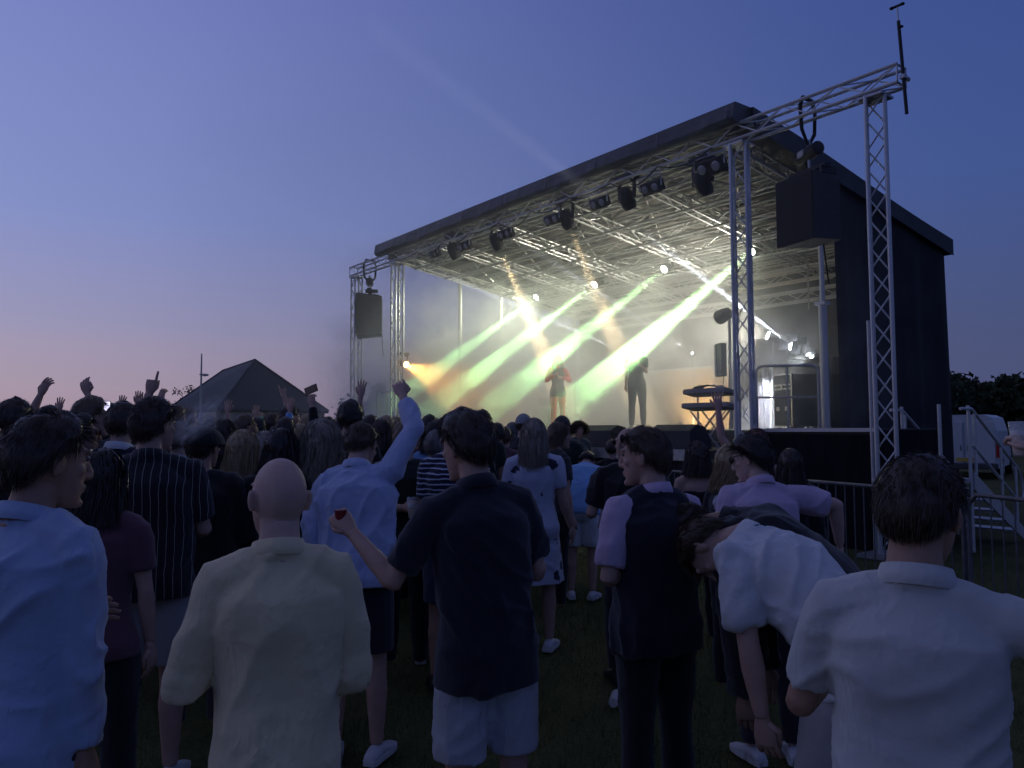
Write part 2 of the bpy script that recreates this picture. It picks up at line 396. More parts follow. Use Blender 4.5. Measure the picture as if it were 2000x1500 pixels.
# ------------------------------------------------------------------ PA towers and header truss
TT = [0.0, seen(1443, 262, D=0)[0], seen(776, 510, D=0)[0], seen(697, 535, D=0)[0]]
tl = ['tall aluminium truss tower at the far right, with the mast above', 'aluminium truss tower standing left of the large right loudspeaker', 'aluminium truss tower right of the small hanging loudspeaker at far end', 'aluminium truss tower at the far left end of the stage front']
for t, lb in zip(TT, tl):
    th = thing('truss_tower', lb, 'truss tower', S(t, 0, 0), group='truss towers along the stage front')
    sub(truss(S(t, 0, .06), S(t, 0, HZ), .29, .027, .0125, .36, tuple(rotz(R(24 if t < 5 else 0)) @ U)), 'tower_section', alu, th)
    mb = MB(); mb.box(S(t, 0, .03), (.6, .6, .05), SROT); sub(mb, 'base_plate', steel, th)
    mb = MB(); mb.box(S(t, 0, HZ - .02), (.34, .34, .03), SROT); sub(mb, 'head_block', steel, th)
TE = seen(1762, 175, D=0)[0]
hd = thing('header_truss', 'long horizontal aluminium truss crossing above the stage front', 'truss', S(7.8, 0, HZ))
sub(truss(S(TE, 0, HZ + .17), S(TT[3] + .22, 0, HZ + .17), .30, .027, .011, .42), 'truss_section', alu, hd)

for k in range(9):      # lamp cables looping along the header
    t0_ = TT[1] + .4 + k * 1.15; mb = MB(); mb.tube([S(t0_ + f * 1.15, -.17, HZ + .03 - .22 * math.sin(f * math.pi) * (.6 + .4 * math.sin(k * 2.1))) for f in np.linspace(0, 1, 9)], .012, 6); sub(mb, 'cable', rubber, hd)
# mast on the right end of the header
mtop = S(TE - .1, -.1, 0); a = seen(1771, 222, D=-.12); b = seen(1752, 12, D=-.12)
ms = thing('telescopic_mast', 'thin black telescopic pole clamped to the right end of the truss', 'pole', S(*a))
pa_, pb_ = S(*a), S(*b)
mb = MB(); mb.tube([pa_, pa_ + (pb_ - pa_) * .86], .022, 10); sub(mb, 'lower_tube', black_metal, ms)
mb = MB(); mb.tube([pa_ + (pb_ - pa_) * .86, pb_], .011, 8); sub(mb, 'upper_tube', alu, ms)
mb = MB(); mb.tube([pb_ - U * .07, pb_ + U * .07], .018, 8); mb.ell(pb_ + U * .07, (.03, .03, .02)); mb.ell(pb_ - U * .07, (.03, .03, .02)); sub(mb, 'head_bracket', black_metal, ms)
mb = MB(); q = pa_ + (pb_ - pa_) * .34; mb.tube([q - V * .04, q + V * .14], .03, 8); mb.box(q, (.07, .07, .05), SROT); sub(mb, 'clamp', steel, ms)
mb = MB(); q = pa_ + (pb_ - pa_) * .8; mb.ell(q - U * .03, (.03, .02, .02)); sub(mb, 'lock_knob', black_metal, ms)

# ------------------------------------------------------------------ loudspeakers with chain hoists
grille = mat('black speaker grille', (.012, .012, .013), .55, .3, .2, 30, .5, 300)
spk_box = mat('black textured speaker cabinet', (.055, .055, .058), .75, 0, .2, 30, .2, 200)
def speaker(label, c, w, h, d, yaw, hoist_label, sling_z, tilt=0.):
    """c = centre in world; front faces -V turned by yaw"""
    Rm = SROT @ rotz(yaw) @ rotx(tilt)
    th = thing('loudspeaker', label, 'loudspeaker', c, group='loudspeakers hung beside the stage')
    n = 1
    mb = MB()
    for k in range(n):     # stacked cabinets, tapering to the back
        zc = h / 2 - h * (k + .5) / n; hh = h / n / 2 - .004
        v = [(x * w / 2 * (1 if y < 0 else .72), y * d / 2, zc + z * hh * (1 if y < 0 else .9)) for x in (-1, 1) for y in (-1, 1) for z in (-1, 1)]
        mb.add(np.array(v) @ Rm.T + c, [(0, 1, 3, 2), (4, 6, 7, 5), (0, 4, 5, 1), (2, 3, 7, 6), (0, 2, 6, 4), (1, 5, 7, 3)])
    sub(mb, 'cabinet', spk_box, th)
    for k in range(n):
        zc = h / 2 - h * (k + .5) / n
        mb = MB(); mb.box(c + Rm @ np.array((0, -d / 2 - .008, zc)), (w - .03, .012, h / n - .03), Rm); sub(mb, 'grille', grille, th)
    mb = MB()
    for sx in (-1, 1):
        mb.box(c + Rm @ np.array((sx * w * .4, d * .1, h / 2 + .05)), (.05, d * .5, .1), Rm)
    mb.box(c + Rm @ np.array((0, 0, h / 2 + .11)), (w * .95, .12, .05), Rm); sub(mb, 'rigging_frame', black_metal, th)
    # hoist
    top = c + np.array((0, 0, h / 2 + .16)); hz = top + np.array((0, 0, .22))
    hh = thing('chain_hoist', hoist_label, 'hoist', hz, group='chain hoists above the loudspeakers')
    A = SROT @ rotz(.5)
    mb = MB(); ax = A[:, 0]; mb.tube([hz - ax * .27, hz - ax * .25, hz + ax * .2, hz + ax * .26, hz + ax * .28], [.07, .1, .105, .1, .06], 16); sub(mb, 'motor_body', black_metal, hh, False)
    mb = MB(); mb.box(hz + ax * .05 - A[:, 1] * .10, (.16, .03, .09), A); sub(mb, 'name_plate', mat('pale plate', (.5, .5, .48), .5), hh)
    mb = MB(); mb.tube([hz - np.array((0, 0, .1)), top], .02, 8); sub(mb, 'lower_hook', steel, hh); mb = MB(); mb.tube([hz + np.array((0, 0, .09)), hz + np.array((0, 0, .2))], .03, 8); sub(mb, 'upper_hook', steel, hh)
    mb = MB(); p = hz + np.array((0, 0, .2)); q = np.array((c[0], c[1], sling_z))
    n_ = 14
    for k in range(n_):
        s0 = p + (q - np.array((0, 0, .32)) - p) * k / n_; s1 = p + (q - np.array((0, 0, .32)) - p) * (k + 1.2) / n_; mb.tube([s0, s1], .013, 6)
    sub(mb, 'chain', steel, hh)
    mb = MB(); m0 = q - np.array((0, 0, .34)); loop = []
    for sx in (-1, 1):
        mb.tube([m0, m0 + V * sx * .17 + np.array((0, 0, .22)), m0 + V * sx * .2 + np.array((0, 0, .56)), m0 + V * sx * .12 + np.array((0, 0, .72))], [.022, .03, .03, .03], 6)
    mb.tube([m0 + V * -.13 + np.array((0, 0, .715)), m0 + V * .13 + np.array((0, 0, .715))], .03, 6)
    sub(mb, 'sling', rubber, hh)
    mb = MB(); mb.tube([hz + ax * .1 - np.array((0, 0, .1)), hz + ax * .12 - np.array((0, 0, .5)) + V * .3, hz - np.array((0, 0, h + .9)) + V * .45], .012, 6); sub(mb, 'cable', rubber, hh)
    return th
c = S(*seen(1583, 414, D=.12)); speaker('big black loudspeaker cluster hanging at the right between two truss towers', c, .74, 1.0, .62, R(14), 'black motor hoist above the big right loudspeaker', HZ)
c = S(*seen(722, 618, D=.05)); speaker('grey black loudspeaker cluster hanging at the far left end of the stage', c, 1.02, 1.22, .7, R(30), 'motor hoist above the far left loudspeaker', HZ)
# ------------------------------------------------------------------ stage lights, smoke
def spot(name, pos, tgt, power, col, ang, blend=.25, rad=.05, parent=None):
    ld = bpy.data.lights.new(name, 'SPOT'); ld.energy = power; ld.color = col; ld.spot_size = R(ang); ld.spot_blend = blend; ld.shadow_soft_size = rad
    o = bpy.data.objects.new(name, ld); COL.objects.link(o)
    B = basis(np.asarray(pos) - np.asarray(tgt)); M = Matrix([list(B[i]) + [pos[i]] for i in range(3)] + [[0, 0, 0, 1]])
    if parent is not None:
        o.parent = parent; M = Matrix.Translation(-Vector(parent.location)) @ M
    o.matrix_local = M; return o
fix_black = mat('black lamp housing', (.02, .02, .022), .45, .1, .2, 20)
lens_off = mat('dark lens glass', (.35, .36, .38), .12, .2, .1, 20, spec=.8)
def moving_head(label, pos, tgt, lens=None, group='moving head lamps', size=1., base_up=True):
    """base box hung on the truss, yoke, barrel head that points at tgt. pos = lens centre"""
    pos = np.asarray(pos, float); d = norm(np.asarray(tgt) - pos); th = thing('moving_head_lamp', label, 'stage light', pos, group=group)
    s = size; c = pos - d * .20 * s; B = basis(d)
    mb = MB(); mb.tube([c - d * .2 * s, c - d * .17 * s, c - d * .05 * s, c + d * .12 * s, c + d * .195 * s], np.array([.07, .12, .15, .14, .12]) * s, 16); sub(mb, 'lamp_head', fix_black, th)
    mb = MB(); mb.tube([pos - d * .012, pos + d * .006], .105 * s, 16); sub(mb, 'lens', lens or lens_off, th)
    mb = MB(); sx = norm(np.cross(d, (0, 0, 1.))); top = c + np.array((0, 0, .30 * s))
    zz = np.array((0, 0, 1.)); mb.tube([c + sx * .19 * s - zz * .03, c + sx * .2 * s + zz * .26 * s, c + sx * .12 * s + zz * .32 * s, c - sx * .12 * s + zz * .32 * s, c - sx * .2 * s + zz * .26 * s, c - sx * .19 * s - zz * .03], [.035 * s] * 6, 8)
    sub(mb, 'yoke', fix_black, th)
    mb = MB(); mb.box(top + np.array((0, 0, .06 * s)), (.42 * s, .30 * s, .13 * s), np.stack([sx, np.cross((0, 0, 1.), sx), np.array((0, 0, 1.))], 1), .02); sub(mb, 'base_box', fix_black, th)
    mb = MB(); q = top + np.array((0, 0, .12 * s)); mb.tube([q, q + np.array((0, 0, .12))], .022, 8); sub(mb, 'clamp', steel, th)
    return th
hot = emit_mat('lit lens pale green', (.85, 1, .8), 30)
ends = ['far left', 'second from left', 'second from right', 'right']
GREEN = (.47, 1.0, .37)
lampnames = ['lit moving head lamp, farthest left of the four green beams', 'lit moving head lamp sending the second green beam from the left', 'lit moving head lamp sending the third green beam from the left', 'lit moving head lamp sending the thick right green beam behind a tower']
for k, (px, py) in enumerate(((1047, 581), (1161, 556), (1297, 526), (1467, 491))):
    t, D, z = seen(px, py, D=4.5); p = S(t, D, z); dlt = np.array((.6, -5.0, -3.55)); q = S(t + dlt[0], D + dlt[1], z + dlt[2])
    th = moving_head(lampnames[k], p, q, hot, 'moving head lamps with green beams', .9)
    spot('beam_light', p + norm(q - p) * .03, q, BEAM[k], GREEN, 6.5, .35, .06, th)
    spot('smoke_fill_light', p + norm(q - p) * .04, q, SMOKE_FILL[k], (.95, 1, .72), 130, .9, .1, th)  # added wide fill lamp at each head, brightens the smoke and front rows
    mb = MB(); mb.tube([p + np.array((0, 0, .5)), S(t, D, roofz(D) - .3)], .02, 6); sub(mb, 'hanging_pole', steel, th)

# smoke in the stage air: thick and torn inside, thin above the front rows
def smoke_mat():
    m = bpy.data.materials.new('stage smoke'); m.use_nodes = True; t = m.node_tree; t.nodes.clear(); N = t.nodes.new; L = t.links.new
    o = N('ShaderNodeOutputMaterial'); pv = N('ShaderNodeVolumePrincipled'); L(pv.outputs[0], o.inputs['Volume'])
    pv.inputs['Color'].default_value = (.95, .95, .95, 1); pv.inputs['Anisotropy'].default_value = .35
    g = N('ShaderNodeTexCoord'); sp = N('ShaderNodeSeparateXYZ'); L(g.outputs['Object'], sp.inputs[0])   # object space: x=t, y=D, z
    def math_(op, *a):
        n = N('ShaderNodeMath'); n.operation = op
        for i, x in enumerate(a):
            if isinstance(x, (int, float)): n.inputs[i].default_value = x
            else: L(x, n.inputs[i])
        return n.outputs[0]
    def rng_(x, a, b, c=0., d=1.):
        n = N('ShaderNodeMapRange'); n.interpolation_type = 'SMOOTHSTEP'; L(x, n.inputs[0])
        for i, q in enumerate((a, b, c, d)): n.inputs[i + 1].default_value = q
        return n.outputs[0]
    x, y, z = sp.outputs
    nz = N('ShaderNodeTexNoise'); nz.inputs['Scale'].default_value = .8; nz.inputs['Detail'].default_value = 3; nz.inputs['Roughness'].default_value = .65; nz.inputs['Distortion'].default_value = .6
    L(g.outputs['Object'], nz.inputs['Vector'])
    clump = rng_(nz.outputs[0], .36, .64, .22, 1.9)
    inside = math_('MULTIPLY', math_('MULTIPLY', rng_(y, -1.3, 1.1), rng_(x, .8, 3.5)), math_('MULTIPLY', rng_(x, 18.8, 15.2), rng_(z, 5.7, 3.5, .16, 1)))
    plume = math_('MULTIPLY', rng_(y, -.4, 1.0), rng_(y, 4.2, 2.4))
    plume = math_('MULTIPLY', plume, rng_(z, 4.6, 2.6))
    inside = math_('MULTIPLY', math_('MULTIPLY', inside, rng_(x, 7.0, 13.0, 1., 3.4)), rng_(y, 4.6, 2.6, .3, 1.))
    dens = math_('MULTIPLY', inside, math_('MULTIPLY', clump, math_('MULTIPLY_ADD', plume, SMOKE_PLUME, SMOKE_IN)))
    L(dens, pv.inputs['Density'])
    return m
SMAT = Matrix([[U[0], V[0], 0, P0[0]], [U[1], V[1], 0, P0[1]], [0, 0, 1, 0], [0, 0, 0, 1]])
mb = MB(); mb.box((9.75, 2.55, 4.1), (18.5, 8.3, 6.0))
sm = mb.build('stage_smoke', smoke_mat()); tag(sm, kind='stuff'); sm.matrix_world = SMAT
# thin even haze drifting out over the front rows
m = bpy.data.materials.new('thin haze'); m.use_nodes = True; t_ = m.node_tree; t_.nodes.clear()
o_ = t_.nodes.new('ShaderNodeOutputMaterial'); pv = t_.nodes.new('ShaderNodeVolumePrincipled'); t_.links.new(pv.outputs[0], o_.inputs['Volume'])
pv.inputs['Density'].default_value = SMOKE_OUT; pv.inputs['Color'].default_value = (.95, .95, .95, 1); pv.inputs['Anisotropy'].default_value = .35
mb = MB(); mb.box((6.5, -3.7, 5.6), (15.5, 4.0, 7.6)); hz_ = mb.build('drifting_haze', m); tag(hz_, kind='stuff'); hz_.matrix_world = SMAT
# ---- front truss lamps: two-cell blinders and unlit moving heads, all hung under the header
def blinder(label, px, py, tiltd=25, s=1.):
    t, D, z = seen(px, py, D=-.12); c = S(t, D, z); f = norm(-V * math.cos(R(tiltd)) - np.array((0, 0, 1.)) * math.sin(R(tiltd))); B = np.stack([U, np.cross(f, U), f], 1)
    th = thing('blinder_lamp', label, 'stage light', c, group='two cell lamps along the front truss')
    mb = MB(); mb.box(c - f * .07, (.44 * s, .22 * s, .13), B, .02); sub(mb, 'housing', fix_black, th)
    for k in (-1, 1):
        mb = MB(); q = c + U * k * .11 * s; mb.tube([q - f * .03, q + f * .012, q + f * .014], np.array([.085, .09, .07]) * s, 16); cell = sub(mb, 'lamp_cell', fix_black, th)
        mb = MB(); q = c + U * k * .11 * s + f * .017; mb.ell(q, (.066 * s, .066 * s, .012), 14, 6, B); mb.v = [x - np.array(th.location) for x in mb.v]; o = mb.build('lens', lens_off, cell, True)
    mb = MB(); up_ = np.array((0, 0, 1.)); mb.tube([c - U * .24 * s, c - U * .24 * s + up_ * .2, c + U * .24 * s + up_ * .2, c + U * .24 * s], .013, 6); sub(mb, 'bracket', steel, th)
    mb = MB(); mb.tube([c + up_ * .19, np.array((c[0], c[1], max(HZ, c[2] + .25)))], .02, 8); sub(mb, 'clamp', steel, th)
bl = [(1385, 328, 1.25, 'large two cell lamp beside the tall tower left of the big loudspeaker'), (1270, 368, 1.05, 'two cell lamp with clear round lenses, third from the right tower'), (1168, 398, 1., 'two cell lamp hung midway along the front truss'), (1077, 430, 1., 'two cell lamp left of the middle of the front truss'), (905, 482, 1., 'two cell lamp near the far end of the front truss'), (985, 458, 1., 'two cell lamp above the left warm beam'), (845, 497, .9, 'two cell lamp closest to the far left tower')]
for px, py, s, lb in bl: blinder(lb, px, py, s=s)
WARM = (1.0, .72, .38)
mv = [(1232, 408, 'unlit black moving head lamp hanging under the front truss near its middle', 0), (1114, 446, 'front truss moving head lamp with the brighter warm beam', 1), (977, 488, 'front truss moving head lamp with the fainter warm beam', 1), (893, 505, 'unlit moving head lamp hanging far left under the front truss', 0), (1381, 380, 'unlit moving head lamp under the large two cell lamp', 0)]
for px, py, lb, lit in mv:
    t, D, z = seen(px, py, D=.15); p = S(t, D, z); q = S(t - .1, D + 2.2, 1.7)
    th = moving_head(lb, p, q, None, 'moving head lamps along the front truss', 1.0)
    if lit: spot('beam_light', p + norm(q - p) * .04, q, WARM_BEAM, WARM, 11, .5, .05, th)

# ---- orange lamp on the far inner tower
t, D, z = seen(793, 712, D=.3); p = S(t, D, z); q = S(t - 3, .5, z - 1.0)
th = moving_head('orange lamp blazing beside the far inner tower, aimed across the stage', p, q, emit_mat('lit lens orange', (1, .5, .15), 60), 'lamps on stands', .7)
spot('beam_light', p + norm(q - p) * .03, q, ORANGE, (1, .42, .08), 40, .8, .05, th)
mb = MB(); mb.tube([p + np.array((0, 0, -.1)) - norm(q - p) * .15, S(t, D, WZ)], .02, 8); sub(mb, 'stand_pole', steel, th)

# ---- white floor lamps at stage right
def par_can(label, pos, tgt, lens, group, s=1., doors=False, stand=None):
    pos = np.asarray(pos); d = norm(np.asarray(tgt) - pos); th = thing('par_lamp', label, 'stage light', pos, group=group); B = basis(d)
    mb = MB(); mb.tube([pos - d * .26 * s, pos - d * .22 * s, pos - d * .1 * s, pos], np.array([.04, .09, .11, .115]) * s, 16); sub(mb, 'can', fix_black, th)
    mb = MB(); mb.ell(pos - d * .01, (.10 * s, .10 * s, .03 * s), 14, 6, B); sub(mb, 'lens', lens or lens_off, th, True)
    if doors:
        for k in range(4):
            a = k * math.pi / 2; o_ = B[:, 0] * math.cos(a) + B[:, 1] * math.sin(a); w_ = B[:, 1] * math.cos(a) - B[:, 0] * math.sin(a); e = pos + o_ * .115 * s; g = e + d * .16 * s + o_ * .08 * s
            mb = MB(); n_ = norm(np.cross(w_, g - e)) * .004; v = [e - w_ * .09 * s, e + w_ * .09 * s, g + w_ * .14 * s, g - w_ * .14 * s]; v = [x + n_ for x in v] + [x - n_ for x in v]
            mb.add(np.array(v), [(0, 1, 2, 3), (7, 6, 5, 4), (0, 4, 5, 1), (1, 5, 6, 2), (2, 6, 7, 3), (3, 7, 4, 0)]); sub(mb, 'barn_door', fix_black, th)
    if stand is not None:
        mb = MB(); mb.tube([pos - d * .12 * s, np.array(stand)], .016, 8); sub(mb, 'stand_pole', steel, th)
    return th
WH = emit_mat('lit lens white', (.93, .95, 1), 60); CW = (.85, .9, 1.)
D1 = 4.6
t, D, z = seen(1500, 655, D=D1); p = S(t, D, z); th = par_can('bright white lamp glowing behind the tower at stage right', p, p - V * 2 + U * 1.5 + np.array((0, 0, .8)), WH, 'white lamps at stage right', 1., False, S(t, D, MZ)); spot('beam_light', p + norm(-V * 2 + U * 1.5) * .06, p - V * 2 + U * 2.5 + np.array((0, 0, .9)), WHITE_A, (1, .95, .80), 150, .9, .06, th)
t, D, z = seen(1584, 694, D=3.6); p = S(t, D, z); th = par_can('small white lamp lit low at stage right beside the flaps', p, p - V * 2 + U * .3 + np.array((0, 0, .2)), WH, 'white lamps at stage right', .7, False, S(t, D, MZ)); spot('beam_light', p - V * .06, p - V * 2 + U * .8 + np.array((0, 0, .6)), WHITE_B, CW, 140, .9, .05, th)
# lamp sending the white beam up over the crowd
t, D, z = seen(1548, 676, D=3.5); p = S(t, D, z); a = np.array(seen(1040, 290, D=-3.)); q = S(*a)
th = par_can('flapped black lamp throwing the thin white beam up over the crowd', p, q, emit_mat('lit lens cool', (.8, .85, 1), 20), 'flapped lamps at stage right', 1., True, S(t, D, MZ)); spot('beam_light', p + norm(q - p) * .05, q, WBEAM, (.80, .86, 1.), 1.9, .5, .03, th)
t, D, z = seen(1572, 682, D=3.45); par_can('unlit flapped black lamp just right of the white beam lamp', S(t, D, z), S(t + .5, D - 2, z + .6), None, 'flapped lamps at stage right', 1., True, S(t, D, MZ))
# two thin white beams criss-crossing inside, from low lamps at the back
for (a, b, lb) in (((1226, 690), (1030, 606), 'small back lamp with a thin beam towards the far loudspeaker'), ((1352, 690), (1160, 565), 'small back lamp with a thin beam below the roof middle')):
    t, D, z = seen(*a, D=5.6); p = S(t, D, z); q = S(*seen(*b, D=2.4)); th = par_can(lb, p, q, emit_mat('lit lens cool', (.8, .85, 1), 20), 'small lamps at the back of the stage', .5, False, S(t, D, MZ)); spot('beam_light', p + norm(q - p) * .04, q, WTHIN, (.85, .9, 1), 1.6, .4, .02, th)
# warm light washing the cream panel, blue-white wash low at stage right
t, D, z = seen(1330, 800, D=5.2); p = S(t, D, MZ + .12); th = par_can('low warm lamp on the deck washing the cream backdrop', p, p + V * 1.3 + np.array((0, 0, .9)), emit_mat('lit lens warm', (1, .7, .35), 20), 'wash lamps on the deck', .8); spot('beam_light', p + norm(V + np.array((0, 0, .5))) * .05, p + V * 1.3 + np.array((0, 0, .75)), WASH, (1, .66, .30), 140, .8, .1, th)
t, D, z = seen(1492, 735, D=4.2); p = S(t, D, z); th = par_can('cool white lamp at stage right behind the guard rail', p, p + V * .5 - np.array((0, 0, 1.)), emit_mat('lit lens cool wash', (.8, .85, 1), 40), 'white lamps at stage right', .8, False, S(t, D, MZ)); spot('beam_light', p + np.array((0, 0, -.06)), p + V * .4 - np.array((0, 0, 1.)), COOLW, (.8, .84, 1.), 130, .8, .08, th)
# lamp on a T stand, flat LED panel
t, D, z = seen(1405, 620, D=1.6); p = S(t, D, z); par_can('unlit black lamp on top of the side lighting stand', p, p + U * 1.5 + V * .4 - np.array((0, 0, .3)), None, 'lamps on the side stand', 1.2)
b_ = S(t - .22, D, 0)
th = thing('lighting_stand', 'upright lighting stand beside the tower carrying lamps and a slim panel', 'stand', S(t - .22, D, MZ))
mb = MB(); mb.tube([S(t - .22, D, MZ + .02), S(t - .22, D, z + .1)], .028, 10); sub(mb, 'pole', mat('warm grey steel pole', (.5, .46, .42), .4, .7), th)  # pole in one even, slightly warm grey
mb = MB(); mb.tube([S(t - .22, D, z), S(t + .02, D, z)], .02, 8); sub(mb, 'arm', steel, th)
for k in range(3):
    a = k * 2.09; mb = MB(); mb.tube([S(t - .22, D, MZ + .5), S(t - .22 + .45 * math.cos(a), D + .45 * math.sin(a), MZ + .01)], .014, 8); sub(mb, 'leg', steel, th)
t2, D2, z2 = seen(1408, 703, D=1.6); c = S(t2, D2, z2)
th = thing('panel_lamp', 'slim upright panel lamp clamped to the side lighting stand', 'stage light', c)
A = SROT @ rotz(.5)
mb = MB(); mb.box(c, (.28, .12, .62), A, .015); sub(mb, 'housing', fix_black, th)
mb = MB(); mb.box(c + A @ np.array((.09, -.065, 0)), (.08, .015, .58), A); sub(mb, 'light_strip', mat('pale diffuser', (.6, .58, .52), .4), th)
mb = MB(); mb.tube([c + A @ np.array((0, .05, -.3)), c + A @ np.array((.05, .05, -.5)), c + A @ np.array((-.2, .05, -.55)), c + A @ np.array((-.24, .05, -.2))], .008, 6); sub(mb, 'cable', rubber, th)
# ------------------------------------------------------------------ people
def vnoise(p, seed=0):
    """smooth value noise -1..1 for an (n,3) array"""
    p = p + seed * 17.31; i = np.floor(p).astype(np.int64); f = p - i; f = f * f * (3 - 2 * f)
    def h(a, b, c):
        n = (a * 374761393 + b * 668265263 + c * 2147483647 + 1013904223) & 0xffffffff
        n = ((n ^ (n >> 13)) * 1274126177) & 0xffffffff
        return ((n ^ (n >> 16)) & 0xffff) / 32767.5 - 1
    r = 0
    for dx in (0, 1):
        for dy in (0, 1):
            for dz in (0, 1):
                wgt = (f[:, 0] if dx else 1 - f[:, 0]) * (f[:, 1] if dy else 1 - f[:, 1]) * (f[:, 2] if dz else 1 - f[:, 2])
                r = r + wgt * h(i[:, 0] + dx, i[:, 1] + dy, i[:, 2] + dz)
    return r
PENDING = []
def remesh_later(o, voxel, smooth=3, post=None):
    m = o.modifiers.new('r', 'REMESH'); m.mode = 'VOXEL'; m.voxel_size = voxel; m.use_smooth_shade = True
    if smooth: k = o.modifiers.new('s', 'SMOOTH'); k.factor = .5; k.iterations = smooth
    PENDING.append((o, post))
def flush_meshes():
    dg = bpy.context.evaluated_depsgraph_get(); dg.update()
    done = []
    for o, post in PENDING:
        me = bpy.data.meshes.new_from_object(o.evaluated_get(dg), depsgraph=dg); done.append((o, post, me))
    for o, post, me in done:
        mats = [x for x in o.data.materials]; o.modifiers.clear(); o.data = me; me.materials.clear()
        for x in mats: me.materials.append(x)
        if post: post(o, me)
        me.polygons.foreach_set('use_smooth', [True] * len(me.polygons)); me.update()
    PENDING.clear()
def get_v(me): v = np.empty(len(me.vertices) * 3); me.vertices.foreach_get('co', v); return v.reshape(-1, 3)
def get_n(me): v = np.empty(len(me.vertices) * 3); me.vertices.foreach_get('normal', v); return v.reshape(-1, 3)
def set_v(me, v): me.vertices.foreach_set('co', np.ascontiguousarray(v).ravel()); me.update()
def append_mesh(me, parts):
    """join extra pieces (verts, faces) into a mesh, keeping it one mesh"""
    v = [get_v(me)]; nl, npg = len(me.loops), len(me.polygons)
    li = np.empty(nl, np.int32); me.loops.foreach_get('vertex_index', li); ls = np.empty(npg, np.int32); me.polygons.foreach_get('loop_start', ls); L_, S_ = [li], [ls]; nv = len(v[0])
    for pv, pf in parts:
        flat = np.fromiter((i for q in pf for i in q), np.int32); ln_ = np.fromiter((len(q) for q in pf), np.int32); st_ = np.concatenate([[0], np.cumsum(ln_)[:-1]]).astype(np.int32)
        L_.append(flat + nv); S_.append(st_ + nl); v.append(pv); nv += len(pv); nl += len(flat)
    V_ = np.concatenate(v); L_ = np.concatenate(L_).astype(np.int32); S_ = np.concatenate(S_).astype(np.int32)
    me.clear_geometry(); me.vertices.add(len(V_)); me.loops.add(len(L_)); me.polygons.add(len(S_))
    me.vertices.foreach_set('co', V_.ravel()); me.loops.foreach_set('vertex_index', L_); me.polygons.foreach_set('loop_start', S_); me.update(calc_edges=True)

# ---- materials
def skin_mat(name, col):
    m = mat(name, col, .55, 0, .1, 14, .15, 160, .35)
    b = m.node_tree.nodes['Principled BSDF']; b.inputs['Subsurface Weight'].default_value = .08; b.inputs['Subsurface Radius'].default_value = (.6, .25, .12); b.inputs['Subsurface Scale'].default_value = .01
    return m
SKIN = [skin_mat('fair skin', (.50, .31, .24)), skin_mat('tanned skin', (.40, .235, .165)), skin_mat('pale skin', (.56, .37, .30)), skin_mat('brown skin', (.22, .12, .08))]
def hair_mat(name, col, rough=.42):
    return mat(name, col, rough, 0, .35, 60, .0, 60, .5, stretch=(1, 1, .15))
HAIR = {'black': hair_mat('black hair', (.022, .017, .014)), 'dark': hair_mat('dark brown hair', (.048, .032, .022)), 'brown': hair_mat('brown hair', (.075, .046, .028)),
        'blonde': hair_mat('blonde hair', (.36, .26, .14)), 'ash': hair_mat('ash blonde hair', (.30, .25, .19)), 'grey': hair_mat('grey hair', (.16, .15, .14)), 'red': hair_mat('auburn hair', (.10, .032, .018)), 'light': hair_mat('light brown hair', (.13, .085, .05)), 'stubble': hair_mat('shaved stubble', (.33, .22, .17), .6)}
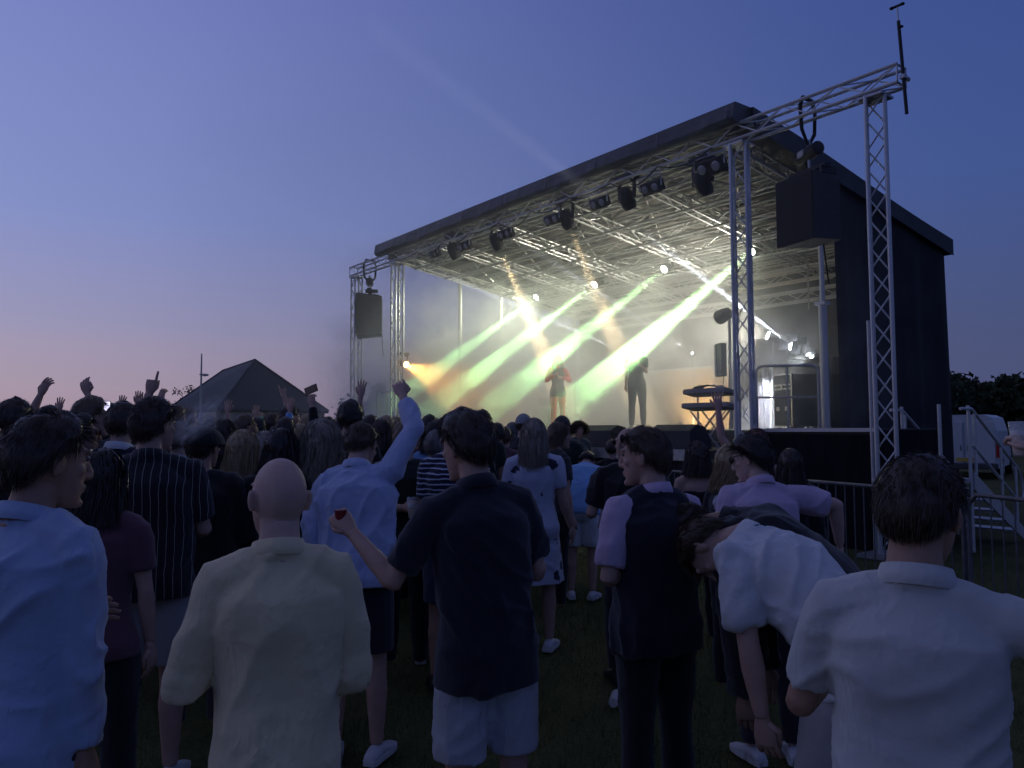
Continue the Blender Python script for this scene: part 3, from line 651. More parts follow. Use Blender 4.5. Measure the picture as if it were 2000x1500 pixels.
def cloth(name, col, rough=.92, var=.08, weave=.12, pattern=None, col2=(.7, .7, .7), sheen=.25, seam=()):
    """woven cloth; pattern: None | 'vstripe' | 'hstripe' | 'floral' | 'abstract'"""
    if name in MATS: return MATS[name]
    m, t, b = new_mat(name); L = t.links.new; N = t.nodes.new
    g = N('ShaderNodeTexCoord'); src = g.outputs['Object']; sp = N('ShaderNodeSeparateXYZ'); L(src, sp.inputs[0])
    nz = N('ShaderNodeTexNoise'); nz.inputs['Scale'].default_value = 7; nz.inputs['Detail'].default_value = 4; L(src, nz.inputs['Vector'])
    r = N('ShaderNodeValToRGB'); r.color_ramp.elements[0].position = .3; r.color_ramp.elements[1].position = .7
    r.color_ramp.elements[0].color = (*[c * (1 - var) for c in col], 1); r.color_ramp.elements[1].color = (*[min(1, c * (1 + var)) for c in col], 1); L(nz.outputs[0], r.inputs[0])
    outc = r.outputs[0]
    def M(op, a, bb):
        n = N('ShaderNodeMath'); n.operation = op
        for i, x in enumerate((a, bb)):
            if isinstance(x, (int, float)): n.inputs[i].default_value = x
            else: L(x, n.inputs[i])
        return n.outputs[0]
    if pattern:
        if pattern in ('vstripe', 'hstripe'):
            ax = sp.outputs[0] if pattern == 'vstripe' else sp.outputs[2]
            wob = M('MULTIPLY', nz.outputs[0], .03 if pattern == 'vstripe' else .05); per = .036 if pattern == 'vstripe' else .034; duty = .08 if pattern == 'vstripe' else .26
            fac = M('LESS_THAN', M('FRACT', M('DIVIDE', M('ADD', M('ADD', ax, 5.), wob), per), 0.), duty)
        else:
            vo = N('ShaderNodeTexVoronoi'); vo.inputs['Scale'].default_value = 9 if pattern == 'floral' else 5
            ds = N('ShaderNodeTexNoise'); ds.inputs['Scale'].default_value = 14; L(src, ds.inputs['Vector'])
            mx = N('ShaderNodeMix'); mx.data_type = 'RGBA'; mx.inputs[0].default_value = .12; L(src, mx.inputs[6]); L(ds.outputs[1], mx.inputs[7]); L(mx.outputs[2], vo.inputs['Vector'])
            fac = M('LESS_THAN', vo.outputs['Distance'], .30 if pattern == 'floral' else .42)
        mix_ = N('ShaderNodeMix'); mix_.data_type = 'RGBA'; L(fac, mix_.inputs[0]); L(outc, mix_.inputs[6]); mix_.inputs[7].default_value = (*col2, 1); outc = mix_.outputs[2]
    L(outc, b.inputs['Base Color']); b.inputs['Roughness'].default_value = rough; b.inputs['Specular IOR Level'].default_value = .15; b.inputs['Sheen Weight'].default_value = sheen; b.inputs['Sheen Roughness'].default_value = .6
    # creases: sharp ridges running in two slanting directions, broken up by a slow mask; then the weave
    if weave > .13:
        tot = None
        for rot_, sc_ in (((.25, .55, .3), (15, 15, 3.4)), ((-.2, -.65, 1.1), (17, 17, 3.0)), ((.1, 1.25, .2), (13, 13, 3.6))):
            mp = N('ShaderNodeMapping'); mp.inputs['Rotation'].default_value = rot_; mp.inputs['Scale'].default_value = sc_; L(src, mp.inputs[0])
            nn = N('ShaderNodeTexNoise'); nn.inputs['Scale'].default_value = 1.; nn.inputs['Detail'].default_value = 2; nn.inputs['Distortion'].default_value = .5; L(mp.outputs[0], nn.inputs['Vector'])
            rr_ = M('POWER', M('SUBTRACT', 1., M('MINIMUM', M('MULTIPLY', M('ABSOLUTE', M('SUBTRACT', nn.outputs[0], .5), 0.), 5.), 1.)), 2.)
            tot = rr_ if tot is None else M('ADD', tot, rr_)
        mk = N('ShaderNodeMapRange'); L(nz.outputs[0], mk.inputs[0]); mk.inputs[1].default_value = .42; mk.inputs[2].default_value = .66
        tot = M('MULTIPLY', tot, mk.outputs[0])
    else:
        n2 = N('ShaderNodeTexNoise'); n2.inputs['Scale'].default_value = 24; n2.inputs['Detail'].default_value = 3; n2.inputs['Distortion'].default_value = 1.2; L(src, n2.inputs['Vector']); tot = n2.outputs[0]
    if seam:
        for z_ in seam: tot = M('ADD', tot, M('MULTIPLY', M('LESS_THAN', M('ABSOLUTE', M('SUBTRACT', sp.outputs[2], z_), 0.), .0035), .9))
    bp = N('ShaderNodeBump'); bp.inputs['Strength'].default_value = weave * 2.; bp.inputs['Distance'].default_value = .010; L(tot, bp.inputs['Height']); L(bp.outputs[0], b.inputs['Normal'])
    MATS[name] = m; return m

# ---- head (skull centre at origin, face +y)
HEADS = {}
def head_raw(fem=False):
    mb = MB(); k = .94 if fem else 1.
    mb.ell((0, -.012, .012), (.076 * k, .096 * k, .104), 20, 14)
    rings = []
    for z, rx, ry, yc in ((.05, .062, .06, .024), (.02, .066, .072, .022), (-.03, .063, .068, .026), (-.065, .056, .060, .032), (-.095, .044, .048, .042), (-.115, .030, .033, .052), (-.124, .016, .02, .058)):
        a = np.linspace(0, 2 * math.pi, 20, endpoint=False); rings.append([(k * rx * math.cos(x), yc + ry * math.sin(x), z) for x in a])
    mb.loft(rings[::-1])
    mb.tube([(0, .092, .030), (0, .100, .006), (0, .112, -.020), (0, .111, -.032), (0, .098, -.040)], [.007, .009, .012, .014, .008], 8)
    for s in (-1, 1):
        mb.ell((s * .012, .100, -.033), (.009, .010, .008), 8, 6)
        mb.ell((s * .032, .078, .036), (.026, .014, .009), 10, 6)
        mb.ell((s * .043, .060, -.018), (.022, .02, .018), 10, 6)
        mb.ell((s * .082 * k, -.012, -.010), (.010, .020, .033), 12, 8, rotx(-.2) @ rotz(s * .55))
        mb.ell((s * .087 * k, -.022, .002), (.007, .016, .022), 12, 8, rotx(-.2) @ rotz(s * .6))
    mb.ell((0, .094, -.062), (.024, .010, .007), 10, 6); mb.ell((0, .092, -.075), (.021, .010, .007), 10, 6)
    mb.ell((0, .086, -.110), (.020, .017, .016), 10, 6)
    mb.tube([(0, -.022, -.02), (0, -.026, -.08), (0, -.034, -.13), (0, -.044, -.19)], [.056 * k, .056 * k, .058 * k, .066 * k], 16)
    return mb
for fem in (0, 1):
    for lo in (0, 1):
        o = head_raw(fem).build('head_tmp', None); remesh_later(o, .011 if lo else .0052, 2); HEADS[(fem, lo)] = o
flush_meshes()
for k, o in list(HEADS.items()):
    HEADS[k] = (get_v(o.data), [tuple(p.vertices) for p in o.data.polygons]); bpy.data.objects.remove(o)

# ---- hair, head-local
SC = np.array((0, -.012, .012)); SRD = np.array((.079, .099, .107))
def sdir(th, ph): return np.stack([np.sin(th) * np.cos(ph), np.cos(th) * np.cos(ph), np.sin(ph)], -1)
def hairline(th, style):
    a = np.abs((th + math.pi) % (2 * math.pi) - math.pi)
    x = [0, .5, .9, 1.15, 1.45, 1.75, 2.2, 2.7, math.pi]
    y = {'short': [36, 34, 26, 8, 8, -14, -34, -40, -41], 'buzz': [50, 47, 30, 6, 6, -12, -30, -36, -37], 'bob': [34, 32, 16, -4, -10, -24, -38, -42, -42]}.get(style, [36, 34, 26, 8, 8, -14, -34, -40, -41])
    return np.radians(np.interp(a, x, y))
def ribbons(mb, pts, wid, r):
    """pts (n,k,3) strands -> flat tapering ribbons"""
    n, k, _ = pts.shape; d = pts[:, 1:] - pts[:, :-1]; d = np.concatenate([d, d[:, -1:]], 1)
    side = np.cross(d, r.normal(size=(n, 1, 3))); side /= np.linalg.norm(side, axis=2, keepdims=True) + 1e-9
    tp = np.linspace(1, .15, k)[None, :, None] * wid
    a = pts + side * tp; b = pts - side * tp
    v = np.stack([a, b], 2).reshape(-1, 3); i = np.arange(n)[:, None] * (2 * k) + np.arange(k - 1)[None] * 2; i = i.ravel()
    mb.add(v, np.stack([i, i + 1, i + 3, i + 2], 1).tolist())
HAIRC = {}
def hair_mesh(style, seed=0, thick=.016, n=3500, length=.34, lo=False, curl=0.):
    key = (style, seed, thick, n, length, lo, curl)
    if key in HAIRC: return HAIRC[key]
    r = np.random.default_rng(seed + 100); mb = MB()
    base = 'bob' if style in ('long', 'curly', 'bun') else style
    nth, nph = (28, 12) if lo else (56, 22)
    th = np.linspace(-math.pi, math.pi, nth + 1); pts = np.zeros((nth + 1, nph, 3))
    for i, t in enumerate(th):
        p0 = hairline(np.array(t), base); ph = np.linspace(p0, math.pi / 2, nph); d = sdir(np.full(nph, t), ph)
        f = np.clip((ph - p0) / .35, 0, 1); f = f * f * (3 - 2 * f)
        nz = vnoise(d * 5, seed) * .22 + vnoise(d * 22, seed + 3) * .10
        off = thick * (1 + nz) * f - .004 * (1 - f); off = off + (thick * .6 * np.clip(np.cos(t), 0, 1) * np.clip(np.sin(ph), 0, 1) if style == 'short' else 0)
        pts[i] = SC + d * (SRD + off[:, None])
    mb.grid(pts)
    w_ = (.0030 if lo else .0013)
    if style in ('short', 'buzz'):
        N_ = n; t = r.uniform(-math.pi, math.pi, N_ * 2); s = r.uniform(-.7, 1, N_ * 2); ph = np.arcsin(s); ok = ph > hairline(t, base) + .02; t, ph = t[ok][:N_], ph[ok][:N_]
        d = sdir(t, ph); root = SC + d * (SRD + thick * .72); L = (thick * .45 + .007) * r.uniform(.6, 1.25, len(t))
        flow = np.stack([d[:, 0] * .5, -.55 + 0 * t, -.9 + 0 * t], 1); flow -= (flow * d).sum(1, keepdims=True) * d
        fr = np.clip(d[:, 1:2], 0, 1); flow[:, 1:2] += fr * .7
        dr = d * (.14 if style == 'buzz' else .19) + flow * 1.0 + r.normal(size=d.shape) * (.11 if style == 'buzz' else .13); dr /= np.linalg.norm(dr, axis=1, keepdims=True)
        k = 3; S_ = np.stack([root + dr * (L * q)[:, None] + flow * ((q * q) * L * .5)[:, None] for q in np.linspace(0, 1.4, k)], 1)
        ribbons(mb, S_, w_, r)
    else:
        N_ = n; t = r.uniform(-math.pi, math.pi, N_ * 2); ph = np.arcsin(r.uniform(-.35, 1, N_ * 2)); ok = ph > hairline(t, 'bob') + .02; t, ph = t[ok][:N_], ph[ok][:N_]; m_ = len(t)
        k = 9 if not lo else 7
        a = np.abs(t); sg = np.sign(t)
        lay = thick * r.uniform(.5, 1.25, m_); Ls = length * r.uniform(.75, 1.05, m_); wig = r.normal(size=(m_, 2)) * .5; phs = r.uniform(0, 6.28, m_)
        P_ = np.zeros((m_, k, 3))
        for q in range(k):
            f = q / (k - 1); at = np.where(a < 1.25, a + (1.25 - a) * min(1, f * 1.9), a)       # part away from the face
            tt = sg * at; ang = ph + (-.15 - ph) * min(1, f * 2.2); dd = sdir(tt, ang)
            p = SC + dd * (SRD + lay[:, None])
            fall = max(0, f - .42) / .58
            p[:, 2] -= fall * Ls; back = np.clip(-np.cos(tt), 0, 1)
            p[:, 0] += dd[:, 0] * .035 * fall; p[:, 1] += -.02 * fall * back - .035 * fall * (1 - back) + .012 * math.sin(f * 5) * back
            wv = (.010 + curl * .03) * f; p[:, 0] += wv * np.sin(f * (6 + 14 * curl) + phs) * (1 + wig[:, 0]); p[:, 1] += wv * np.cos(f * (6 + 14 * curl) + phs) * (1 + wig[:, 1]) * .7
            P_[:, q] = p
        if style == 'curly':
            d0 = sdir(t, ph); P_ = np.stack([SC + d0 * (SRD + q * .085 * r.uniform(.5, 1.1, (m_, 1))) + r.normal(size=(m_, 3)) * .016 * (.3 + q) + np.array((0, 0, -.07)) * q * q + np.stack([d0[:, 0], 0 * t, 0 * t], 1) * .03 * q for q in np.linspace(0, 1, k)], 1)
        ribbons(mb, P_, w_ * 1.9, r)
        if style == 'long':       # solid inner fall of hair
            ths = np.concatenate([np.linspace(1.3, math.pi, 14), np.linspace(-math.pi, -1.3, 14)[1:]]); g = np.zeros((len(ths), 12, 3))
            for i, t_ in enumerate(ths):
                for q in range(12):
                    f = q / 11; ang = .5 - .65 * min(1, f * 2.2); dd = sdir(np.array(t_), np.array(ang)); p = SC + dd * (SRD + thick * .75); fall = max(0, f - .42) / .58
                    back = max(0, -math.cos(t_)); p[2] -= fall * length * .88; p[0] += dd[0] * .03 * fall; p[1] += -.02 * fall * back - .035 * fall * (1 - back) + .012 * math.sin(f * 5) * back
                    g[i, q] = p
            g += (vnoise(g.reshape(-1, 3) * np.array((40, 40, 6)), seed) * .006).reshape(len(ths), 12, 1)
            mb.grid(g)
        if style == 'bun': mb.ell((0, -.125, .06), (.045, .045, .045), 14, 10)
    me = mb.mesh('hair'); me.polygons.foreach_set('use_smooth', [True] * len(me.polygons)); HAIRC[key] = me; return me

# ---- hands
def hand_geo(wrist, f, n, side, pose='relaxed', s=1.):
    """wrist point, forearm dir f, palm normal n (curl direction). side: +1 thumb along +w"""
    f = norm(f); n = norm(n - np.dot(n, f) * f); w_ = norm(np.cross(f, n)) * side; mb = MB()
    mb.tube([wrist - f * .03 * s, wrist, wrist + f * .025 * s, wrist + f * .06 * s, wrist + f * .088 * s, wrist + f * .098 * s], np.array([(.024, .020), (.026, .019), (.034, .018), (.041, .017), (.040, .015), (.034, .010)]) * s, 12, hint=tuple(n))
    curls = {'relaxed': (.35, .4, .45, .5), 'open': (.05, .03, .05, .08), 'fist': (1.3, 1.35, 1.4, 1.4), 'point': (.04, 1.4, 1.45, 1.45), 'hold': (.75, .8, .8, .85)}[pose]
    spread = {'open': .16, 'relaxed': .05}.get(pose, .02); lens = (.072, .08, .075, .058)
    for i in range(4):
        o = wrist + f * .090 * s + w_ * (.030 - .020 * i) * s; d = norm(f + w_ * spread * (1.5 - i)); p = [o - d * .012 * s, o]; a = 0
        for sg in (.45, .32, .23):
            a += curls[i]; dd = d * math.cos(a) + n * math.sin(a); p.append(p[-1] + dd * lens[i] * sg * s)
        mb.tube(p, np.array([.009, .0095, .0088, .0082, .0062]) * s, 8)
    o = wrist + f * .022 * s + w_ * .024 * s; ta = .9 if pose in ('open', 'relaxed') else .5
    d = norm(w_ * ta + f * .9 + n * (.35 if pose != 'open' else .1)); d2 = norm(f + n * (.5 if pose in ('hold', 'fist', 'point') else .15) + w_ * (.25 if pose == 'open' else -.2))
    mb.tube([o - d * .01 * s, o + d * .035 * s, o + d * .035 * s + d2 * .032 * s, o + d * .035 * s + d2 * .055 * s], np.array([.013, .0115, .010, .0075]) * s, 8)
    return np.concatenate(mb.v), mb.f

ARM = {'down': ((.16, .02, -1), (.05, .16, -1)), 'front': ((.22, .10, -1), (-.42, .9, .12)), 'cross': ((.20, .22, -1), (-.95, .45, .1)), 'up': ((.28, .22, 1), (-.05, .12, 1)), 'upbent': ((.75, .25, .5), (-.1, .2, 1)),
       'phone': ((.25, .75, .25), (-.12, .45, 1)), 'point': ((.30, .55, .7), (.1, .5, 1)), 'out': ((1, .2, -.2), (.8, .4, -.3)), 'drink': ((.16, .15, -1), (-.1, .9, .35))}
UPA, FOA = .285, .255
def person(label, px=None, top=None, d=None, yaw=0, H=None, lean=0, side=0, twist=0, head=(0, 0, 0), L='down', Rr='down', hl='relaxed', hr='relaxed', legs=None, fem=False, skin=0, lod=1,
           tp=None, tmat=None, bt='trousers', bmat=None, hair=('short', 'dark'), shoe=None, bulk=1., group=None, loc=None, face=False, glasses=None, collar=None, sleeve=None, hem=None, seed=0, loose=.02, wr=.010, base_z=0., palm=None, name='person', extra=None, vs=.42):
    """px/top: photo pixel of the head; d: distance. Local frame: +y the way the person faces, x to their right."""
    up = np.array((0, 0, 1.))
    if loc is None:
        q = P(px, top, d); loc = (q[0], q[1], base_z)
        if H is None: H = min(2.0, max(1.35, q[2] - base_z))
        rel = math.atan2(-q[0], q[1])
    else: rel = math.atan2(-loc[0], loc[1]); H = H or 1.75
    s = H / 1.78; th = thing(name, label, 'person', loc, rel + R(yaw), group)
    b = .9 if fem else 1.; b *= bulk
    # spine
    hipz = .95; pel = np.array((0, -.10 * math.sin(R(max(0, lean - 20))) * 1.6, hipz))
    def Rm(x):
        f = min(1, max(0, x / .30)); f = f * f * (3 - 2 * f); return rotz(R(twist) * f) @ roty(R(side) * f) @ rotx(-R(lean) * (.25 + .75 * f) if lean > 0 else -R(lean) * f)
    ss = np.arange(-.14, .581, .01); cen = {}; p = pel.copy(); i0 = 14
    pos = np.zeros((len(ss), 3)); pos[i0] = pel
    for i in range(i0 + 1, len(ss)): pos[i] = pos[i - 1] + Rm(ss[i - 1]) @ up * .01
    for i in range(i0 - 1, -1, -1): pos[i] = pos[i + 1] - Rm(0) @ up * .01
    at = lambda x: np.array([np.interp(x, ss, pos[:, c]) for c in range(3)])
    def ring(x, rx, ry, yo, n=24, pw=2.4):
        a = np.linspace(0, 2 * math.pi, n, endpoint=False); c, sn = np.cos(a), np.sin(a)
        e = 2 / pw; q = np.stack([rx * np.sign(c) * np.abs(c) ** e, yo + ry * np.sign(sn) * np.abs(sn) ** e, 0 * a], 1)
        return q @ Rm(x).T + at(x)
    C = Rm(.5); sh = {}
    arms = {}
    for sd, nm, hp in ((-1, L, hl), (1, Rr, hr)):
        ua, fa = ARM[nm] if isinstance(nm, str) else nm
        ua = C @ norm(np.array(ua) * np.array((sd, 1, 1))); fa = C @ norm(np.array(fa) * np.array((sd, 1, 1)))
        rise = max(0, np.dot(ua, C @ up)) * .055 + .01
        s0 = at(.485) + C @ np.array((sd * (.178 if not fem else .158) * (.5 + .5 * bulk), -.005, rise)); e = s0 + ua * UPA; wv = e + fa * FOA; arms[sd] = (s0, e, wv, ua, fa, hp)
    def arm_tube(mb, sd, ex, upto, n=12, flare=0.):
        s0, e, wv, ua, fa, _ = arms[sd]; base = at(.47) + (s0 - at(.47)) * .45
        pts = [base, s0, s0 + ua * .09, s0 + ua * .18, e - ua * .045, e - (fa - ua) * .010, e + fa * .045, e + fa * .10, e + fa * .17, wv]
        rad = np.array([.055, .056, .052, .047, .040, .039, .042, .041, .034, .027]) * b
        lens = np.concatenate([[0], np.cumsum(np.linalg.norm(np.diff(np.array(pts), axis=0), axis=1))]); l0 = lens[1]; tot = l0 + (lens[-1] - l0) * upto
        grid_ = np.linspace(0, tot, max(5, int(tot / .022))); pp = np.stack([np.interp(grid_, lens, np.array(pts)[:, c]) for c in range(3)], 1); rr = np.interp(grid_, lens, rad) + ex
        if flare: rr = rr + flare * np.clip((grid_ - l0) / (tot - l0), 0, 1)
        if upto < 1: rr[0] *= .8
        mb.tube(pp, rr, n)
    SEC = [(-.13, .10, .085, -.005), (-.08, .165, .112, -.012), (0, .172, .120, -.014), (.10, .156, .110, -.002), (.18, .150, .106, .004), (.28, .163, .116, .006), (.38, .176, .122, -.002), (.45, .170, .108, -.010), (.51, .120, .078, -.012), (.56, .064, .058, -.010)]
    if fem: SEC = [(-.13, .10, .085, -.005), (-.08, .168, .112, -.012), (0, .175, .118, -.014), (.10, .142, .098, -.002), (.18, .128, .092, .004), (.28, .142, .104, .012), (.36, .152, .116, .010), (.45, .148, .095, -.008), (.51, .105, .070, -.012), (.56, .056, .052, -.010)]
    # legs
    LEG = {}
    for sd in (-1, 1):
        h = pel + np.array((sd * .088, -.005, -.03)) + 0
        lg = legs[0 if sd < 0 else 1] if legs else ((sd * .05, .04 * sd * (1 if seed % 2 else -1), -1), (sd * .01, -.05 - .03 * (sd * (1 if seed % 2 else -1)), -1))
        kd, ad = norm(lg[0]), norm(lg[1])
        Lt = .43; k = h + kd * Lt; need = k[2] - .085; Ls = need / max(.3, -ad[2]); a_ = k + ad * Ls; LEG[sd] = (h, k, a_)
    def leg_tube(mb, sd, ex, upto, flare=0., n=14):
        h, k, a_ = LEG[sd]; ud, dd = norm(k - h), norm(a_ - k)
        pts = np.array([h + up * .05, h, h + ud * .14, h + ud * .28, k - ud * .03, k + dd * .05, k + dd * .13, k + dd * .25, a_ - dd * .03, a_]); rad = np.array([.07, .088, .080, .066, .056, .052, .058, .048, .036, .036]) * (b * .5 + .5)
        lens = np.concatenate([[0], np.cumsum(np.linalg.norm(np.diff(pts, axis=0), axis=1))]); tot = lens[-1] * upto
        g = np.linspace(0, tot, max(6, int(tot / .05))); pp = np.stack([np.interp(g, lens, pts[:, c]) for c in range(3)], 1); rr = np.interp(g, lens, rad) + ex + flare * g / tot
        mb.tube(pp, rr, n, hint=(0, 1, 0))
    # body
    mb = MB(); mb.loft([ring(x, rx * b, ry * b, yo) for x, rx, ry, yo in SEC])
    for sd in (-1, 1):
        arm_tube(mb, sd, 0, 1.); leg_tube(mb, sd, 0, 1.)
        s0 = arms[sd][0]; mb.tube([at(.545) + C @ np.array((sd * .03, -.012, 0)), at(.52) + C @ np.array((sd * .09, -.012, .0)), s0 - C @ np.array((sd * .01, 0, 0))], [.05, .046, .046], 10)
    nk = at(.55); hy, hp_, hr_ = [R(x) for x in head]
    Hm = C @ rotz(hy) @ roty(hr_) @ rotx(-hp_)
    hc = nk + C @ np.array((0, .014, .035)) + Hm @ np.array((0, .018, .135 if not fem else .130))
    mb.tube([nk - C @ np.array((0, .01, .04)), nk + C @ np.array((0, 0, .03)), hc + Hm @ np.array((0, -.03, -.06))], [.062 * (b * .5 + .5), .058, .054], 14)
    body = mb.build('body', SKIN[skin], th)
    hv, hf = HEADS[(int(fem), 0 if lod < 2 else 1)]; hv2 = hv @ Hm.T + hc
    hands = []
    for sd in (-1, 1):
        s0, e, wv, ua, fa, hp = arms[sd]; pn = palm[0 if sd < 0 else 1] if palm and palm[0 if sd < 0 else 1] is not None else None
        n_ = C @ norm(np.array(pn)) if pn is not None else (C @ np.array((-sd, .25, 0.)) if fa[2] < .5 else C @ np.array((-sd * .1, 1., 0.)))
        hands.append(hand_geo(wv, fa, n_, -sd if fa[2] < .5 else -sd, hp))
    def post(o, me):
        append_mesh(me, [(hv2, hf)] + hands)
        set_v(me, get_v(me) * s)
    remesh_later(body, .011 if lod == 0 else (.014 if lod == 1 else .02), 3, post)
    # ---- clothes
    lo = lod >= 2; vx = .0095 if lod == 0 else (.014 if lod == 1 else .022)
    def wrinkle(amp, sd_=0, zs=1.):
        def f(o, me):
            v = get_v(me); n = get_n(me); big = vnoise(v * 3.7, sd_ + 9); k = np.zeros(len(v))
            wp = np.stack([vnoise(v * 2.6, sd_ + 1), vnoise(v * 2.6, sd_ + 2), vnoise(v * 2.6, sd_ + 3)], 1) * .10; q = v + wp
            for j, (dx, fr) in enumerate(((.55, 11), (-.5, 10), (1.6, 13), (-1.9, 12), (.08, 9))):       # long soft folds in a few directions
                ax = norm((dx, .25 * dx, 1)); al = q @ ax; ac = q - al[:, None] * ax; g = ac * fr + al[:, None] * ax * 1.6
                rd_ = np.clip(1 - np.abs(vnoise(g, sd_ + 11 + j)) * 2.2, 0, 1) ** 1.6; mk = np.clip(vnoise(v * 3.3, sd_ + 30 + j) * 2.2 - .1, 0, 1); k += rd_ * mk
            k = amp * (1.05 * k + .35 * big - .2)
            set_v(me, (v + n * k[:, None]) * s)
        return f
    ex = loose
    if tp in ('long', 'short', 'tee', 'vest', 'coat', 'cami', 'dress'):
        hm_ = hem if hem is not None else -.06
        mb = MB(); rings = []
        xs_ = [x for x in (-.10, -.05, 0, .06, .12, .18, .24, .30, .36, .41, .45, .48, .515, .55) if x > hm_]; xs_ = [hm_] + xs_
        for x in xs_:
            rx, ry, yo = [np.interp(x, [q[0] for q in SEC], [q[k] for q in SEC]) for k in (1, 2, 3)]
            if x < .30 and not fem: rx = max(rx, .160 + .012 * (.3 - x)); ry = max(ry, .112)
            if x < -.08: rx, ry = .168, .115
            fl = max(0, .12 - x) * .10
            e2 = ex * (1 if x < .46 else max(.25, (.58 - x) / .12)); top_cut = tp == 'cami' and x > .43
            if top_cut: continue
            rings.append(ring(x, rx * b + e2 + fl * .6, ry * b + e2 + fl * .7, yo - .004, 28))
        if tp == 'dress':
            z_end = .52 if hem is None else hem
            for j, f in enumerate(np.linspace(1, 0, 7)[:-1]):
                pass
            low = [];
            for z in np.linspace(z_end, pel[2] - .10, 7):
                f = (pel[2] - z) / (pel[2] - z_end); a = np.linspace(0, 2 * math.pi, 28, endpoint=False); rw = 1 + .05 * np.sin(a * 7)
                low.append(np.stack([(.185 + .05 * f) * np.cos(a) * rw * b, pel[1] + (.135 + .07 * f) * np.sin(a) * rw * b, np.full(28, z)], 1))
            rings = low + [r_ for r_, x in zip(rings, xs_) if x > -.06]
        rings.append(ring(.572, .078 * (b * .5 + .5), .075 * (b * .5 + .5), -.014, 28)) if tp != 'cami' else None
        mb.loft(rings)
        up_to = {'long': .97, 'coat': 1.0, 'short': .40, 'tee': .36, 'dress': .36}.get(tp, 0) if sleeve is None else sleeve
        if up_to > 0:
            for sd in (-1, 1):
                arm_tube(mb, sd, (.013 if tp != 'coat' else .022) + (ex - .02) * .5, up_to, 14, .006 if up_to < .6 else .0)
                s0 = arms[sd][0]; mb.tube([at(.545) + C @ np.array((sd * .035, -.012, -.01)), at(.52) + C @ np.array((sd * .09, -.012, .004)), s0 - C @ np.array((sd * .01, 0, 0))], [.052 + ex * .4, .05 + ex * .5, .05 + ex * .5], 10)
        elif tp == 'vest':
            for sd in (-1, 1):
                s0 = arms[sd][0]; mb.tube([at(.545) + C @ np.array((sd * .035, -.012, -.01)), at(.52) + C @ np.array((sd * .09, -.012, .002)), s0 - C @ np.array((sd * .035, 0, 0.005))], [.055 + ex * .5, .052 + ex * .6, .052 + ex * .6], 10)
        nm = {'dress': 'dress', 'vest': 'gilet', 'coat': 'jacket', 'tee': 'shirt', 'cami': 'top'}.get(tp, 'shirt')
        o = mb.build(nm, tmat, th); remesh_later(o, vx, 1, wrinkle(wr, seed))
        if sleeve is None and tp == 'vest':     # shirt sleeves and body under the gilet
            mb = MB()
            for sd in (-1, 1): arm_tube(mb, sd, .014, vs, 14, .007 if vs < .6 else 0.)
            o = mb.build('shirt_sleeves', collar or tmat, th); remesh_later(o, vx, 2, wrinkle(wr, seed + 5))
    if collar is not None and tp != 'cami':
        a = np.linspace(0, 2 * math.pi, 32, endpoint=False); mb = MB(); ringp = []
        k0 = .075 * (b * .5 + .5) + .004
        prof = [(-.006, .004, .0), (.003, .030, .004), (-.002, .036, .0), (-.008, .034, -.003), (.010, .000, .010), (.008, -.010, .008)]
        for dr, dz, _ in prof[:4] + prof[4:]:
            ringp.append([at(.53) + C @ np.array(((k0 + dr) * math.cos(x), -.006 + (k0 + dr) * 1.0 * math.sin(x), dz + .030 - .022 * math.sin(x))) for x in a])
        order = [5, 4, 2, 3, 0]
        v = np.concatenate([np.array(ringp[j]) for j in order]) * s; f = []
        for i in range(len(order) - 1):
            for j in range(32): j2 = (j + 1) % 32; f.append((i * 32 + j, i * 32 + j2, (i + 1) * 32 + j2, (i + 1) * 32 + j))
        mb.add(v, f); mb.build('collar', collar, th, True)
    if bt in ('shorts', 'trousers', 'short_shorts'):
        mb = MB(); mb.loft([ring(x, rx * b + .014, ry * b + .014, yo) for x, rx, ry, yo in SEC[:4]])
        for sd in (-1, 1): leg_tube(mb, sd, .018, {'shorts': .47, 'trousers': .985, 'short_shorts': .30}[bt], .022 if bt != 'trousers' else .0)
        o = mb.build('shorts' if bt != 'trousers' else 'trousers', bmat, th); remesh_later(o, vx * 1.15, 2, wrinkle(.007, seed + 2))
    if shoe is not None:
        for sd in (-1, 1):
            h, k, a_ = LEG[sd]; fy = .25 * sd; F = rotz(-fy); o_ = np.array((a_[0], a_[1], 0)); mb = MB(); rr = []
            for y, w2, h2 in ((-.085, .026, .035), (-.075, .036, .06), (-.03, .038, .085), (.03, .040, .08), (.08, .045, .055), (.13, .046, .042), (.17, .036, .034), (.185, .022, .025)):
                a = np.linspace(0, 2 * math.pi, 12, endpoint=False); q = np.stack([w2 * np.cos(a), np.full(12, y), .004 + h2 * .5 + h2 * .5 * np.sin(a)], 1); rr.append(q @ F.T + o_)
            mb.loft(rr[::-1]); mb.v = [x * s for x in mb.v]; so = mb.build('shoe', shoe[0], th, True)
            mb = MB(); rr = []
            for y, w2 in ((-.09, .03), (-.075, .040), (0, .042), (.08, .049), (.14, .047), (.18, .032), (.192, .018)):
                for_ = np.array(((-w2, y, .0), (w2, y, .0), (w2, y, .026), (-w2, y, .026))); rr.append(for_ @ F.T + o_)
            mb.loft(rr[::-1]); mb.v = [x * s for x in mb.v]; mb.build('sole', shoe[1], so)
    # ---- hair and face things, all in the head frame
    HM = Matrix([list(Hm[i] * s) + [hc[i] * s] for i in range(3)] + [[0, 0, 0, 1]])
    def headpart(nm, me, m, par=th):
        o = bpy.data.objects.new(nm, me); COL.objects.link(o); o.parent = par; o.matrix_local = HM
        if not me.materials: me.materials.append(None)
        o.material_slots[0].link = 'OBJECT'; o.material_slots[0].material = m; return o
